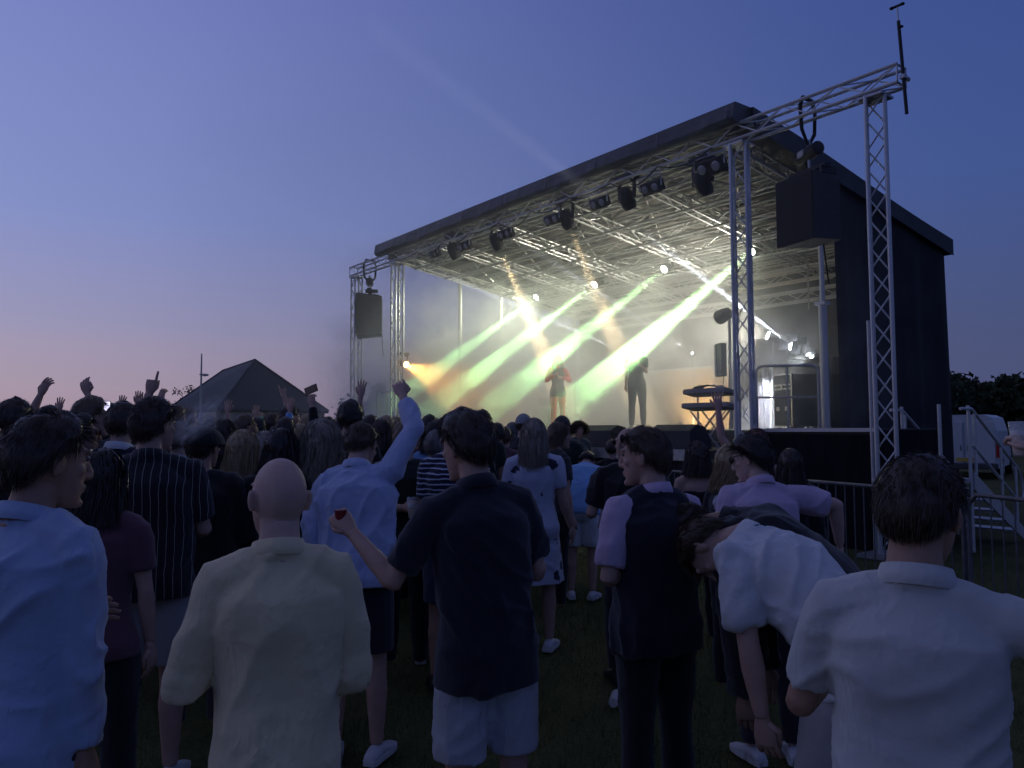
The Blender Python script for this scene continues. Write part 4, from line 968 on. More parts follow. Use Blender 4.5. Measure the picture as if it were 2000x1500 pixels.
    if hair:
        st, colr = hair[0], hair[1]; kw = dict(hair[2]) if len(hair) > 2 else {}
        kw.setdefault('n', (5200, 2600, 700)[lod] if st in ('short', 'buzz') else (2600, 1500, 420)[lod]); kw.setdefault('lo', lo)
        if lod >= 2: kw['seed'] = seed % 3
        else: kw.setdefault('seed', seed)
        headpart('hair', hair_mesh(st, **kw), HAIR[colr])
    if face:
        for sd in (-1, 1):
            mb = MB(); mb.ell((sd * .031, .0805, .018), (.0135, .012, .0095), 12, 8); headpart('eye', mb.mesh('eye'), EYE)
            mb = MB(); mb.tube([(sd * .015, .094, .036), (sd * .032, .092, .043), (sd * .05, .080, .038)], [.0035, .005, .003], 6); headpart('eyebrow', mb.mesh('eyebrow'), HAIR[hair[1]] if hair else HAIR['dark'])
    if glasses is not None:
        mb = MB()
        gz, gy = (.018, .104) if not isinstance(glasses, tuple) else glasses
        for sd in (-1, 1):
            a = np.linspace(0, 2 * math.pi, 16, endpoint=False); mb.tube([(sd * .033 + .024 * math.cos(x), gy - .012 * abs(math.cos(x)) * 0, gz + .018 * math.sin(x)) for x in a], .003, 6, closed=True)
            mb.tube([(sd * .057, gy, gz + .006), (sd * .078, gy - .03, gz + .008), (sd * .084, -.01, gz + .008), (sd * .083, -.03, gz - .01)], .0026, 6)
        mb.tube([(-.01, gy, gz), (.01, gy, gz)], .003, 6)
        go = headpart('glasses', mb.mesh('glasses'), black_metal)
        for sd in (-1, 1):
            mb = MB(); a = np.linspace(0, 2 * math.pi, 16, endpoint=False); mb.loft([[(sd * .033 + .022 * math.cos(x), gy - .001 + y, gz + .016 * math.sin(x)) for x in a] for y in (-.001, .001)]); o = bpy.data.objects.new('lens', mb.mesh('lens')); COL.objects.link(o); o.parent = go; o.data.materials.append(LENS)
    info = dict(th=th, s=s, at=at, C=C, arms=arms, hc=hc * s, Hm=Hm, headpart=headpart, HM=HM)
    return info
EYE = mat('eye', (.12, .09, .08), .15, 0, .2, 40, spec=.7); LENS = mat('dark glass lens', (.02, .02, .025), .08, 0, .1, spec=.8)
def hand_pos(info, sd):
    """world position of the middle of a hand"""
    th = info['th']; s0, e, wv, ua, fa, _ = info['arms'][sd]; l = (wv + fa * .08) * info['s']
    M_ = Matrix.Translation(th.location) @ Matrix.Rotation(th.rotation_euler.z, 4, 'Z'); return np.array(M_ @ Vector(l)), np.array(M_.to_3x3() @ Vector(fa))
# ------------------------------------------------------------------ the cast
def c_(name, r, g, b, **k): return cloth(name, (r, g, b), **k)
NAVY = c_('navy cotton', .011, .013, .024); BLACK = c_('black cotton', .010, .010, .012); CHAR = c_('charcoal cotton', .03, .03, .034); DENIM = c_('dark denim', .03, .04, .08)
SKYB = c_('light blue shirt cotton', .37, .46, .66, seam=(1.38,), weave=.2); SKYB2 = c_('pale blue shirt cotton', .44, .50, .70, weave=.2); BEIGE = c_('beige linen', .74, .62, .38, weave=.2, seam=(1.295,)); WHITEP = c_('pale grey white pique', .54, .54, .52, weave=.14, seam=(1.425,))
STONE = c_('stone chino cotton', .36, .34, .33); PALEBL = c_('pale grey shorts cotton', .46, .48, .52, weave=.2); LILAC = c_('lilac pique', .56, .43, .58); WHITE = c_('white cotton', .66, .66, .66, weave=.2); PINK = c_('dusty pink cotton', .13, .055, .075)
VSTR = c_('black shirt with thin white stripes', .010, .010, .016, pattern='vstripe', col2=(.30, .28, .24)); HSTR = c_('navy knit with white hoops', .016, .018, .045, pattern='hstripe', col2=(.55, .58, .7))
FLOR = c_('white dress with dark flowers', .52, .54, .66, pattern='floral', col2=(.03, .03, .06)); ABST = c_('black and white print', .02, .02, .025, pattern='abstract', col2=(.5, .5, .55)); DGREEN = c_('dark green cotton', .012, .025, .02); RED = c_('red cotton', .45, .05, .03); TEAL = c_('teal cloth', .05, .35, .40); LIME = c_('bright green cloth', .10, .45, .10); LBLUE = c_('sky blue cotton', .25, .45, .75)
WSH = (mat('white trainer leather', (.55, .55, .58), .5), mat('white rubber sole', (.6, .6, .6), .7)); BSH = (mat('black shoe leather', (.015, .015, .016), .5), rubber); TAN = (mat('tan sandal leather', (.25, .15, .08), .6), rubber)

ppl = {}
# nearest row
ppl['F1'] = person('man at the left edge in a light blue shirt, dark hair, looking right', 52, 824, 2.1, -48, head=(-20, 4, 0), lean=3, L='front', Rr=((.05, .04, -1), (.02, .14, -1)), tp='long', tmat=SKYB, collar=SKYB, bt='trousers', bmat=NAVY, hair=('short', 'dark', {'thick': .022}), skin=1, lod=0, shoe=BSH, loose=.030, wr=.016, seed=1, face=True, bulk=.9, hem=-.09)
ppl['F2'] = person('bald man in a beige long sleeved shirt, seen from behind', 545, 899, 2.1, 4, head=(16, 2, 3), L=((.26, .02, -1), (-.30, .9, .15)), Rr=((.16, .05, -1), (-.5, .9, .1)), hl='hold', hr='hold', tp='long', tmat=BEIGE, collar=BEIGE, bt='trousers', bmat=CHAR, hair=None, skin=2, lod=0, shoe=BSH, loose=.026, wr=.016, seed=2, bulk=.86, hem=-.14)
ppl['F3'] = person('tall man in a navy polo and pale shorts with one fist raised', 948, 812, 2.9, 18, head=(22, 2, 0), twist=6, side=-4, lean=4, L=((.55, .25, -.80), (.36, .55, .66)), Rr='front', hl='fist', tp='short', tmat=NAVY, collar=NAVY, bt='shorts', bmat=PALEBL, hair=('short', 'dark', {'thick': .022}), skin=0, lod=0, shoe=WSH, loose=.022, wr=.014, seed=3, hem=-.16, bulk=.93, face=True)
ppl['F4'] = person('man in a pale polo at the right edge, short dark hair, back to us', 1768, 905, 1.66, 0, head=(-24, 3, 0), side=2, L=((.30, .25, -1), (-.2, .9, .1)), Rr=((1, .15, -.28), (.6, .7, .1)), tp='short', tmat=WHITEP, collar=WHITEP, bt='trousers', bmat=CHAR, hair=('buzz', 'dark', {'thick': .014, 'n': 7000}), skin=1, lod=0, shoe=WSH, loose=.02, wr=.012, seed=4, glasses=True, hem=-.12, bulk=.93)
ppl['F5'] = person('man in a black shirt with thin vertical stripes and grey shorts', 296, 787, 3.9, -8, head=(-38, 0, 0), L='front', Rr='front', tp='short', tmat=VSTR, collar=VSTR, bt='shorts', bmat=STONE, hair=('short', 'dark', {'thick': .018}), skin=0, lod=0, shoe=WSH, loose=.03, wr=.012, seed=5, hem=-.08, face=True)
ppl['F6'] = person('man in a light blue shirt and navy shorts swinging an arm overhead', 700, 818, 4.2, -14, H=1.80, lean=12, side=-4, head=(-10, 18, 0), L='front', Rr=((.46, .22, .85), (-.30, .40, .85)), hr='relaxed', sleeve=.90, tp='long', tmat=SKYB2, collar=SKYB2, bt='shorts', bmat=NAVY, hair=('short', 'brown', {'thick': .018}), skin=0, lod=0, shoe=WSH, loose=.034, wr=.018, seed=6, hem=-.05)
ppl['M7'] = person('man in a dark gilet over a lilac polo, sunglasses on his head', 1272, 844, 3.3, 34, head=(38, 4, 0), L=((.22, -.05, -1), (-.75, .6, .1)), Rr=((.10, -.06, -1), (-.28, .30, -1)), hr='hold', tp='vest', tmat=NAVY, collar=LILAC, bt='trousers', bmat=BLACK, hair=('short', 'brown', {'thick': .016}), skin=0, lod=0, shoe=BSH, loose=.03, wr=.010, seed=7, face=True, bulk=.98, hem=-.10, glasses=(.088, .082))
ppl['B1'] = person('man in a white shirt and pale shorts bending forward, head down', loc=(1.07, 2.70, 0), yaw=66, H=1.74, lean=56, side=0, head=(4, 42, 0), L=((.1, .7, -.7), (-.1, .75, -.65)), Rr=((.12, .5, -.8), (0, .6, -.8)), legs=(((-.16, .14, -1), (-.04, -.2, -1)), ((.12, -.04, -1), (.02, -.05, -1))), tp='short', tmat=WHITE, collar=WHITE, bt='shorts', bmat=STONE, hair=('short', 'brown', {'thick': .018}), skin=0, lod=0, shoe=WSH, loose=.026, wr=.014, seed=8, hem=-.06, face=True)
ppl['B2'] = person('man in a black jacket doubled over beside the white shirted man', loc=(1.16, 3.05, 0), yaw=84, H=1.82, lean=63, head=(6, 28, 0), L=((.1, .85, -.5), (0, .85, -.5)), Rr=((.1, .85, -.5), (-.1, .8, -.5)), tp='coat', tmat=BLACK, collar=BLACK, bt='shorts', bmat=STONE, hair=('short', 'dark', {'thick': .018}), skin=1, lod=0, shoe=BSH, loose=.04, wr=.014, seed=9, face=True)
ppl['M10'] = person('young man in a lilac polo with glasses leaning on the barrier', 1492, 856, 4.15, 22, head=(48, 8, 0), lean=10, L=((.22, .05, -1), (-.1, .4, -1)), Rr=((1, .15, -.18), (.25, .5, -1)), tp='short', tmat=LILAC, collar=LILAC, bt='trousers', bmat=NAVY, hair=('short', 'black', {'thick': .030}), skin=2, lod=0, shoe=WSH, loose=.026, wr=.012, seed=10, face=True, glasses=True, hem=-.1)
# second row
ppl['F9'] = person('person in a black jacket and flat black cap behind the vape cloud', 395, 838, 4.5, -14, head=(-20, 0, 0), tp='coat', tmat=BLACK, bt='trousers', bmat=CHAR, hair=('short', 'black'), L='front', Rr='front', lod=1, seed=11, loose=.04, wr=.014)
ppl['F10'] = person('short dark haired woman in a dusty pink top near the left edge', 196, 884, 3.2, -20, head=(-15, 0, 0), fem=True, tp='tee', tmat=PINK, bt='trousers', bmat=BLACK, hair=('long', 'black', {'length': .22}), lod=1, seed=12, wr=.01)
ppl['F11'] = person('dark haired man in a navy top with a white stripe collar', 236, 792, 5.0, -30, head=(10, 0, 0), tp='tee', tmat=NAVY, collar=WHITE, bt='trousers', bmat=BLACK, hair=('short', 'dark'), lod=1, seed=13)
ppl['F7'] = person('woman with long wavy ash blonde hair and dark lacy top', 626, 834, 4.7, -14, head=(-8, 0, 0), fem=True, tp='tee', tmat=CHAR, bt='trousers', bmat=CHAR, hair=('long', 'ash', {'length': .36, 'thick': .042, 'curl': .5, 'n': 3600}), lod=1, seed=14, bulk=1.05)
ppl['F8'] = person('dark haired woman in black beside the wavy blonde woman', 548, 842, 4.6, -10, head=(-25, 0, 0), fem=True, tp='coat', tmat=BLACK, bt='trousers', bmat=BLACK, hair=('long', 'black', {'length': .16}), lod=1, seed=15, bulk=1.1)
ppl['F12'] = person('woman with straight honey blonde hair wearing a hooded dark coat', 470, 846, 5.2, -14, head=(-18, 4, 0), fem=True, tp='coat', tmat=CHAR, bt='trousers', bmat=BLACK, hair=('long', 'blonde', {'length': .32, 'thick': .024}), lod=1, seed=16)
ppl['F13'] = person('ash blonde woman between the honey blonde and the dark haired woman', 514, 846, 6.0, -18, fem=True, tp='coat', tmat=BLACK, bt='trousers', bmat=BLACK, hair=('long', 'ash', {'length': .28}), lod=1, seed=17)
ppl['M1'] = person('man in a navy and white hooped shirt with short black hair', 884, 812, 5.3, -6, head=(0, 0, 0), L=((.08, .02, -1), (.02, .12, -1)), Rr='front', tp='short', tmat=HSTR, collar=HSTR, bt='shorts', bmat=DENIM, hair=('buzz', 'black'), skin=1, lod=0, shoe=BSH, seed=18, loose=.024, wr=.01, bulk=.92)
ppl['M1b'] = person('person in a sky blue shirt half hidden by the hooped shirt', 850, 846, 5.9, -10, L='down', tp='short', tmat=LBLUE, collar=LBLUE, bt='shorts', bmat=DENIM, hair=('short', 'grey'), lod=1, shoe=WSH, seed=19, hem=-.12)
ppl['M1c'] = person('man with auburn cropped hair just behind the hooped shirt man', 903, 800, 6.4, -8, tp='tee', tmat=BLACK, bt='trousers', bmat=BLACK, hair=('buzz', 'red'), lod=1, seed=20)
ppl['M2'] = person('blonde woman in a white dress with dark flowers', 1042, 822, 6.2, -2, fem=True, head=(0, 0, 0), L='front', Rr=((.2, .1, -1), (.3, .4, -1)), tp='dress', tmat=FLOR, bt=None, hair=('long', 'ash', {'length': .27, 'thick': .020, 'n': 3600}), lod=0, shoe=WSH, seed=21, bulk=1.1)
ppl['M3'] = person('woman in profile with a blonde bob and fringe, facing right', 1086, 828, 7.4, -62, fem=True, head=(-14, 0, 0), tp='tee', tmat=CHAR, bt='trousers', bmat=BLACK, hair=('long', 'light', {'length': .10, 'thick': .018}), lod=1, seed=22, face=True)
ppl['M3b'] = person('man in a cap and dark jacket behind the profile woman', 1096, 816, 9.4, -25, tp='coat', tmat=DGREEN, bt='trousers', bmat=BLACK, hair=('buzz', 'grey'), lod=1, seed=23, bulk=1.1)
ppl['M3c'] = person('man in a pale cap beyond the blonde woman in the dress', 1021, 812, 9.8, -20, tp='tee', tmat=CHAR, bt='trousers', bmat=BLACK, hair=('buzz', 'brown'), lod=1, seed=24)
ppl['M5'] = person('bent over person in a pale blue top and pale shorts', loc=tuple(P(1138, 1000, 8.0) * np.array((1, 1, 0))), yaw=-8, H=1.70, lean=48, head=(0, 20, 0), L=((.1, .4, -1), (0, .3, -1)), Rr=((.1, .4, -1), (0, .3, -1)), tp='tee', tmat=LBLUE, bt='shorts', bmat=WHITE, hair=('short', 'black', {'thick': .025}), lod=1, shoe=WSH, seed=25)
ppl['M6'] = person('bald man with glasses in a black short sleeved shirt', 1228, 838, 5.4, 8, head=(28, 0, 0), L=((.35, .05, -1), (-.2, .9, .3)), Rr='front', tp='short', tmat=BLACK, collar=BLACK, bt='trousers', bmat=BLACK, hair=None, skin=0, lod=1, seed=26, glasses=True, bulk=1.05, shoe=BSH)
ppl['M8'] = person('woman with dark shoulder length hair and bare shoulders', 1362, 866, 6.2, 6, fem=True, head=(10, 0, 0), tp='cami', tmat=BLACK, bt='trousers', bmat=BLACK, hair=('long', 'dark', {'length': .18, 'thick': .022}), lod=1, seed=27)
ppl['M9'] = person('woman with wavy blonde hair and glasses in a black and white top', 1424, 874, 5.0, -48, fem=True, head=(-22, 0, 0), tp='tee', tmat=ABST, bt='trousers', bmat=BLACK, hair=('long', 'blonde', {'length': .20, 'thick': .024, 'curl': .35}), lod=1, seed=28, face=True, glasses=True, L='front', Rr='front')
ppl['M11'] = person('auburn haired woman reaching one bare arm up towards the stage', 1478, 842, 6.6, 4, fem=True, H=1.70, head=(0, 6, 0), L=((.62, .05, 1), (.08, .1, 1)), hl='open', tp='cami', tmat=PINK, bt='trousers', bmat=BLACK, hair=('bun', 'red', {'thick': .03}), lod=1, seed=29)
ppl['M12'] = person('dark haired woman hidden behind the lilac polo man', 1543, 880, 5.6, 0, fem=True, tp='coat', tmat=BLACK, bt='trousers', bmat=BLACK, hair=('long', 'dark', {'length': .22}), lod=1, seed=30)
ppl['MG'] = person('man in a dark green top holding a pint of beer behind him', 792, 830, 5.6, -12, L=((.05, -.35, -1), (-.95, -.45, .10)), hl='hold', tp='tee', tmat=DGREEN, bt='trousers', bmat=BLACK, hair=('short', 'light'), lod=1, seed=31, bulk=1.05)
ppl['ED'] = person('person outside the right edge holding a pint of beer aloft', loc=(2.66, 2.95, 0), yaw=60, H=1.76, L=((.25, .55, .10), (.10, .75, .62)), hl='hold', Rr='down', tp='tee', tmat=CHAR, bt='trousers', bmat=BLACK, hair=('short', 'brown'), skin=2, lod=1, seed=32)

# far left crowd: individuals
G = 'crowd in front of the stage'
def far(label, px, top, d, yaw, hair, tmat, L='down', Rr='down', hl='relaxed', hr='relaxed', fem=False, tp='tee', skin=0, head=(0, 0, 0), seed=0, H=None, lod=2, face=False, glasses=None, collar=None):
    return person(label, px, top, d, yaw, H=H, fem=fem, tp=tp, tmat=tmat, bt='trousers', bmat=BLACK, hair=hair, L=L, Rr=Rr, hl=hl, hr=hr, skin=skin, head=head, seed=seed, lod=lod, group=G, face=face, glasses=glasses, collar=collar)
OP = 'open'
ppl['c1'] = far('dark haired person far left with a raised blurred hand beside', 24, 788, 5.4, -25, ('short', 'dark', {'thick': .024}), BLACK, head=(-15, 0, 0), lod=1, seed=40)
ppl['c2'] = far('dark haired person clapping both hands overhead at far left', 92, 798, 6.6, -35, ('short', 'black'), CHAR, L=((.35, .55, .55), (-.40, .1, 1)), Rr=((.35, .55, .55), (-.40, .1, 1)), lod=1, seed=41)
ppl['c2b'] = far('person filming with a bright phone held up at far left', 126, 806, 6.2, -30, ('short', 'black'), BLACK, tp='long', Rr=((.12, .85, .25), (-.12, .2, 1)), hr='hold', lod=1, seed=42, H=1.72)
ppl['c3'] = far('dark haired man in glasses, face turned right, far left crowd', 148, 816, 5.0, -55, ('short', 'black'), BLACK, head=(-25, 0, 0), lod=1, seed=43, face=True, glasses=True)
ppl['c4'] = far('light haired man pointing one finger high with a wristband', 172, 784, 5.6, -40, ('short', 'light', {'thick': .022}), CHAR, Rr=((.15, .75, .35), (.10, .1, 1)), hr='point', head=(-30, 0, 0), lod=1, seed=44, face=True, glasses=True)
ppl['c5'] = far('brown haired person just right of the pointing man', 214, 788, 8.0, -30, ('short', 'brown'), CHAR, seed=45)
ppl['c6'] = far('person behind the striped shirt man with one hand straight up', 268, 800, 8.6, -30, ('short', 'brown'), BLACK, L='up', hl=OP, seed=46, H=1.75)
ppl['c7'] = far('light brown haired person right of the striped shirt man', 342, 792, 8.4, -30, ('short', 'light'), BLACK, seed=47)
ppl['c8'] = far('person right of the striped shirt man with a hand up on the head', 366, 800, 9.0, -30, ('short', 'light'), PINK, L='upbent', hl='relaxed', seed=48, lod=1)
ppl['c9'] = far('person in a pale blue shirt seen past the striped shirt man', 348, 830, 5.8, -40, ('short', 'dark'), LBLUE, tp='long', collar=LBLUE, seed=49, lod=1)
ppl['c10'] = far('dark long haired woman left of the honey blonde woman', 436, 822, 7.0, -25, ('long', 'dark', {'length': .2}), BLACK, fem=True, seed=50, lod=1)
ppl['c11'] = far('person in a bright green hat in the middle of the crowd', 508, 818, 10.0, -20, ('short', 'dark'), CHAR, seed=51)
ppl['c12'] = far('person in a teal hat with one open hand held high', 527, 822, 10.6, -20, ('short', 'light'), TEAL, L='up', hl=OP, Rr='down', seed=52, H=1.70, lod=1)
ppl['c13'] = far('dark haired man in front of the pavilion roof, facing right', 562, 796, 9.0, -45, ('short', 'dark'), CHAR, head=(-20, 0, 0), seed=53)
ppl['c14'] = far('person pointing one finger up beside the dark haired man', 580, 812, 9.6, -25, ('short', 'light'), CHAR, L=((-.2, .3, 1), (.35, .1, 1)), hl='point', seed=54, lod=1)
ppl['c15'] = far('fair haired person raising an open hand in a pale sleeve', 600, 822, 8.6, -20, ('short', 'light'), LBLUE, L='up', hl=OP, tp='long', seed=55, H=1.72, lod=1)
ppl['c16'] = far('person holding a dark phone sideways overhead near the stage tower', 652, 822, 7.2, -20, ('short', 'dark'), BLACK, tp='long', L=((.15, .3, .9), (.15, .1, 1)), hl='hold', seed=56, lod=1, H=1.74)
ppl['c17'] = far('large dark haired man in front of the raised blue sleeve', 683, 790, 7.0, -15, ('short', 'black', {'thick': .028}), BLACK, seed=57, lod=1)
ppl['c18'] = far('person with two fingers up behind the wavy blonde woman', 628, 818, 10.5, -20, ('short', 'light'), CHAR, Rr='point', hr='hold', seed=58, lod=1)
ppl['c19'] = far('dark haired person right of the raised blue sleeve', 838, 814, 8.8, -12, ('short', 'dark'), CHAR, seed=59)
ppl['c20'] = far('brown haired person close left of the hooped shirt man', 812, 826, 7.6, -10, ('short', 'brown'), PINK, seed=60)
ppl['c21'] = far('person with grey cropped hair behind the dark haired pair', 852, 820, 10.4, -10, ('buzz', 'grey'), CHAR, seed=61)
ppl['c22'] = far('brown haired person near the stage right of the cap wearer', 985, 838, 9.0, -10, ('short', 'brown'), BLACK, seed=62)
ppl['c23'] = far('dark haired person low behind the bald man in black', 1195, 862, 9.6, 0, ('short', 'dark'), BLACK, seed=63)
ppl['c24'] = far('person left of the pavilion roof with both palms up', 150, 812, 8.8, -25, ('short', 'brown'), CHAR, L='up', Rr='upbent', hl=OP, hr=OP, seed=64, lod=1, H=1.74)
ppl['c25'] = far('person holding one open hand up by the pole', 402, 818, 9.2, -25, ('short', 'dark'), BLACK, Rr='up', hr=OP, seed=65, lod=1, H=1.72)
ppl['c26'] = far('person before the right pavilion eave with one arm bent up', 545, 820, 11.0, -25, ('short', 'light'), PINK, L='upbent', hl=OP, seed=66, lod=1, H=1.75)
# the mass behind them: each one still a person
hn = ['dark', 'brown', 'black', 'light', 'blonde', 'grey']; cn = [('black', BLACK), ('charcoal', CHAR), ('navy', NAVY), ('pink', PINK), ('pale blue', LBLUE), ('white', WHITE), ('dark green', DGREEN)]
spots = [(8, 9.5), (48, 9.0), (66, 7.4), (120, 10), (190, 9.6), (246, 10.5), (262, 7.2), (300, 9.5), (322, 7.4), (384, 11), (404, 8.2), (420, 12.5), (442, 14), (455, 10), (466, 12.6), (484, 9.4), (494, 13), (516, 12.2), (540, 8.2), (546, 13.2), (572, 11.8), (592, 13), (606, 10.6), (616, 7.6), (640, 12), (650, 9.4), (664, 11), (722, 9), (735, 11), (752, 8.4), (772, 10), (820, 12), (868, 9.6), (888, 12), (925, 9), (958, 10.5), (30, 7.6), (80, 8.4), (140, 7.8), (160, 8.8), (205, 6.8), (282, 6.4), (312, 8.4), (330, 11), (374, 7.6), (392, 9.4), (412, 10.6), (426, 9.0), (448, 8.2), (474, 7.4), (488, 11), (502, 8.4), (530, 10), (536, 11.6), (556, 7.6), (566, 10), (584, 8.0), (598, 9.4), (634, 8.4), (646, 10.8), (668, 8.2), (680, 12), (706, 10.2), (742, 7.6), (762, 12), (784, 8.6), (802, 10.6), (826, 9.2), (846, 7.4), (878, 10.8), (908, 10), (940, 8.0), (972, 8.4), (1000, 11)]
cpool = {}
for i, (px, d) in enumerate(spots):
    hc_ = hn[(i * 5 + i // 3) % 6]; cname, cm = cn[(i * 3 + i // 4) % 7]; fem = (i * 7) % 5 < 2; far_n = i; hs = 'long' if fem else ('short' if i % 3 else 'buzz')
    H_ = 1.66 + .2 * ((i * 37) % 11) / 11 - (.06 if fem else 0) + .012 * min(d, 12) * (.5 + .5 * ((i * 13) % 7) / 7); nb = 'left edge' if px < 100 else ''
    if px < 330: where = 'left of the pavilion roof'
    elif px < 480: where = 'below the pavilion left slope'
    elif px < 660: where = 'below the pavilion right slope'
    elif px < 800: where = 'below the far loudspeaker'
    elif px < 1000: where = 'near the stage left end'
    else: where = 'before the wedge monitors'
    dist = 'close' if d < 8.5 else ('mid' if d < 11 else 'far')
    rowword = {'close': 'nearer', 'mid': 'middle', 'far': 'farthest'}[dist]
    hairw = {'long': 'long', 'short': 'short', 'buzz': 'cropped'}[hs]; hcw = {'light': 'light brown', 'dark': 'dark brown'}.get(hc_, hc_)
    far_lab = f'{rowword} person with {hairw} {hcw} hair, {cname} top, {where}'
    up_ = (i * 11) % 7 == 0 and 200 < px < 900
    key = (fem, hs, up_)
    q = P(px, 838, d); yaw = -15 - 12 * ((i * 7) % 5) / 5 + (-45 if i % 9 == 4 else 35 if i % 11 == 6 else 0)
    if key in cpool and i % 3:      # share the meshes of an earlier figure
        src = cpool[key]; th = copy_tree(src['th']); th.location = (q[0], q[1], 0); th.rotation_euler = (0, 0, math.atan2(-q[0], q[1]) + R(yaw)); k = H_ / (src['s'] * 1.78); th.scale = (k, k, k); th['label'] = far_lab
        for ch in th.children:
            if ch.name.startswith('shirt'): ch['swap'] = cname
            if ch.name.startswith('hair'): ch.material_slots[0].material = HAIR[hc_]
        cpool.setdefault('swaps', []).append((th, cm))
    else:
        nf = person(far_lab, px, 838, d, yaw, H=H_, fem=fem, tp='tee', tmat=cm, bt='trousers', bmat=BLACK, hair=(hs, hc_, {'length': .18}) if fem else (hs, hc_), L='up' if up_ else 'down', hl='open', skin=i % 3, seed=70 + i, lod=2, group=G)
        cpool.setdefault(key, nf)
flush_meshes()
for th, cm in cpool.get('swaps', []):       # copies made before the meshes were final: relink data, own colours
    srcs = [p for k, p in cpool.items() if k != 'swaps']
    src = next(p['th'] for p in srcs if any(c.name.split('.')[0] == 'hair' and c.data == [x for x in th.children if x.name.split('.')[0] == 'hair'][0].data for c in p['th'].children))
    for ch in th.children:
        nm = ch.name.split('.')[0]; o = next(c for c in src.children if c.name.split('.')[0] == nm); ch.modifiers.clear(); ch.data = o.data
        if 'swap' in ch: del ch['swap']
        if nm == 'shirt': ch.material_slots[0].link = 'OBJECT'; ch.material_slots[0].material = cm
# ------------------------------------------------------------------ on the stage
# wedges on the apron
for px, lb in ((1180, 'black wedge monitor on the stage lip, left of the singer'), (1328, 'black wedge monitor on the stage lip below the keyboard')):
    t, D, z = seen(px, 856, D=-.25); th = thing('wedge_monitor', lb, 'monitor speaker', S(t, -.25, FZ), group='wedge monitors along the stage lip')
    w_ = .42; prof = [(-.28, 0), (-.28, .12), (-.12, .36), (.08, .40), (.26, .30), (.28, 0)]
    mb = MB(); mb.loft([[S(t + x, -.25 - d_, FZ + .004 + z_) for d_, z_ in prof] for x in (-w_, w_)]); sub(mb, 'cabinet', spk_box, th)
    a, b2 = np.array(prof[3]), np.array(prof[5]); mb = MB()
    mb.box(S(t, -.25 + .205, FZ + .20), (.76, .012, .27), SROT @ rotx(-.62)); sub(mb, 'grille', grille, th)
# keyboards on an X stand
t, D, z = seen(1386, 790, D=.35); kz = seen(1386, 800, D=.35)[2]
th = thing('keyboard_stand', 'two tier keyboard stand with crossed legs at the stage front', 'stand', S(t, .35, FZ))
for sx in (-1, 1):
    for dd in (-.16, .16):
        mb = MB(); mb.tube([S(t + sx * .30, .35 + dd, FZ + .012), S(t - sx * .28, .35 + dd, kz - .02)], .018, 8); sub(mb, 'leg', steel, th)
    mb = MB(); mb.tube([S(t + sx * .38, .52, FZ + .012), S(t + sx * .38, .52, kz + .30)], .018, 8); sub(mb, 'upright', steel, th)
for k, (zz, ln, lb) in enumerate(((kz, .95, 'lower keyboard on the two tier stand'), (kz + .24, .88, 'upper keyboard under a cover on the two tier stand'))):
    kb = thing('keyboard', lb, 'keyboard', S(t, .35, zz)); mb = MB(); mb.box(S(t, .35, zz + .05), (ln, .34, .09), SROT @ rotx(-.15), .015); sub(mb, 'case', mat('grey keyboard shell', (.24, .23, .22), .5), kb)
    if k == 0:
        mb = MB(); mb.box(S(t, .43, zz + .10), (ln - .1, .13, .012), SROT @ rotx(-.15)); sub(mb, 'keys', mat('ivory keys', (.6, .6, .58), .4), kb)
    else:
        mb = MB(); pts = np.array([[S(t - .36 + .09 * i, .22 + .04 * j, zz + .10 + .05 * abs(mnoise.noise(Vector((i * .9, j * .6, 2)))) + (.05 if 1 < i < 7 else 0)) for j in range(8)] for i in range(9)]); mb.grid(pts); sub(mb, 'cover_cloth', mat('grey cover cloth', (.26, .25, .24), .9), kb, True)
# flight cases at stage right
case_blue = mat('dark blue laminate case', (.035, .045, .07), .45, 0, .15, 8, .1, 90); case_blk = mat('black laminate case', (.02, .02, .022), .5, 0, .2, 8, .1, 90)
def flight_case(label, c, w_, d_, h_, m, rz=0.):
    th = thing('flight_case', label, 'case', c, group='flight cases at stage right'); A = SROT @ rotz(rz); c = np.array(c)
    mb = MB(); mb.box(c + A @ np.array((0, 0, .06 + h_ / 2)), (w_ - .01, d_ - .01, h_ - .01), A); sub(mb, 'shell', m, th)
    for sx in (-1, 1):
        for sy in (-1, 1):
            mb = MB(); mb.box(c + A @ np.array((sx * (w_ / 2 - .012), sy * (d_ / 2 - .012), .06 + h_ / 2)), (.034, .034, h_ + .008), A); sub(mb, 'edge_rail', chrome, th)
            mb = MB(); q = c + A @ np.array((sx * w_ * .38, sy * d_ * .38, .03)); mb.tube([q - A[:, 1] * .015, q + A[:, 1] * .015], .03, 10); sub(mb, 'castor', rubber, th)
    for z_ in (.06, .06 + h_ * .72, .06 + h_ * .8, .06 + h_):
        mb = MB(); mb.box(c + A @ np.array((0, -d_ / 2 - .004, z_)), (w_ - .07, .012, .035), A); sub(mb, 'band', chrome, th)
    for sx in (-1, 1):
        mb = MB(); mb.box(c + A @ np.array((sx * w_ * .25, -d_ / 2 - .008, .06 + h_ * .34)), (.11, .016, .08), A, .006); sub(mb, 'handle_dish', chrome, th)
    mb = MB(); mb.box(c + A @ np.array((0, -d_ / 2 - .012, .06 + h_ * .76)), (.06, .02, .09), A, .006); sub(mb, 'latch', chrome, th)
t, D, z = seen(1557, 790, D=3.0); flight_case('tall dark blue flight case with metal edges behind the guard rail', S(t, 3.0, MZ), .62, .6, .98, case_blue, .45)
t, D, z = seen(1610, 800, D=3.9); flight_case('black flight case beside the tall blue case', S(t, 3.9, MZ), .6, .55, .8, case_blk, .2)
t, D, z = seen(1590, 735, D=3.7); 
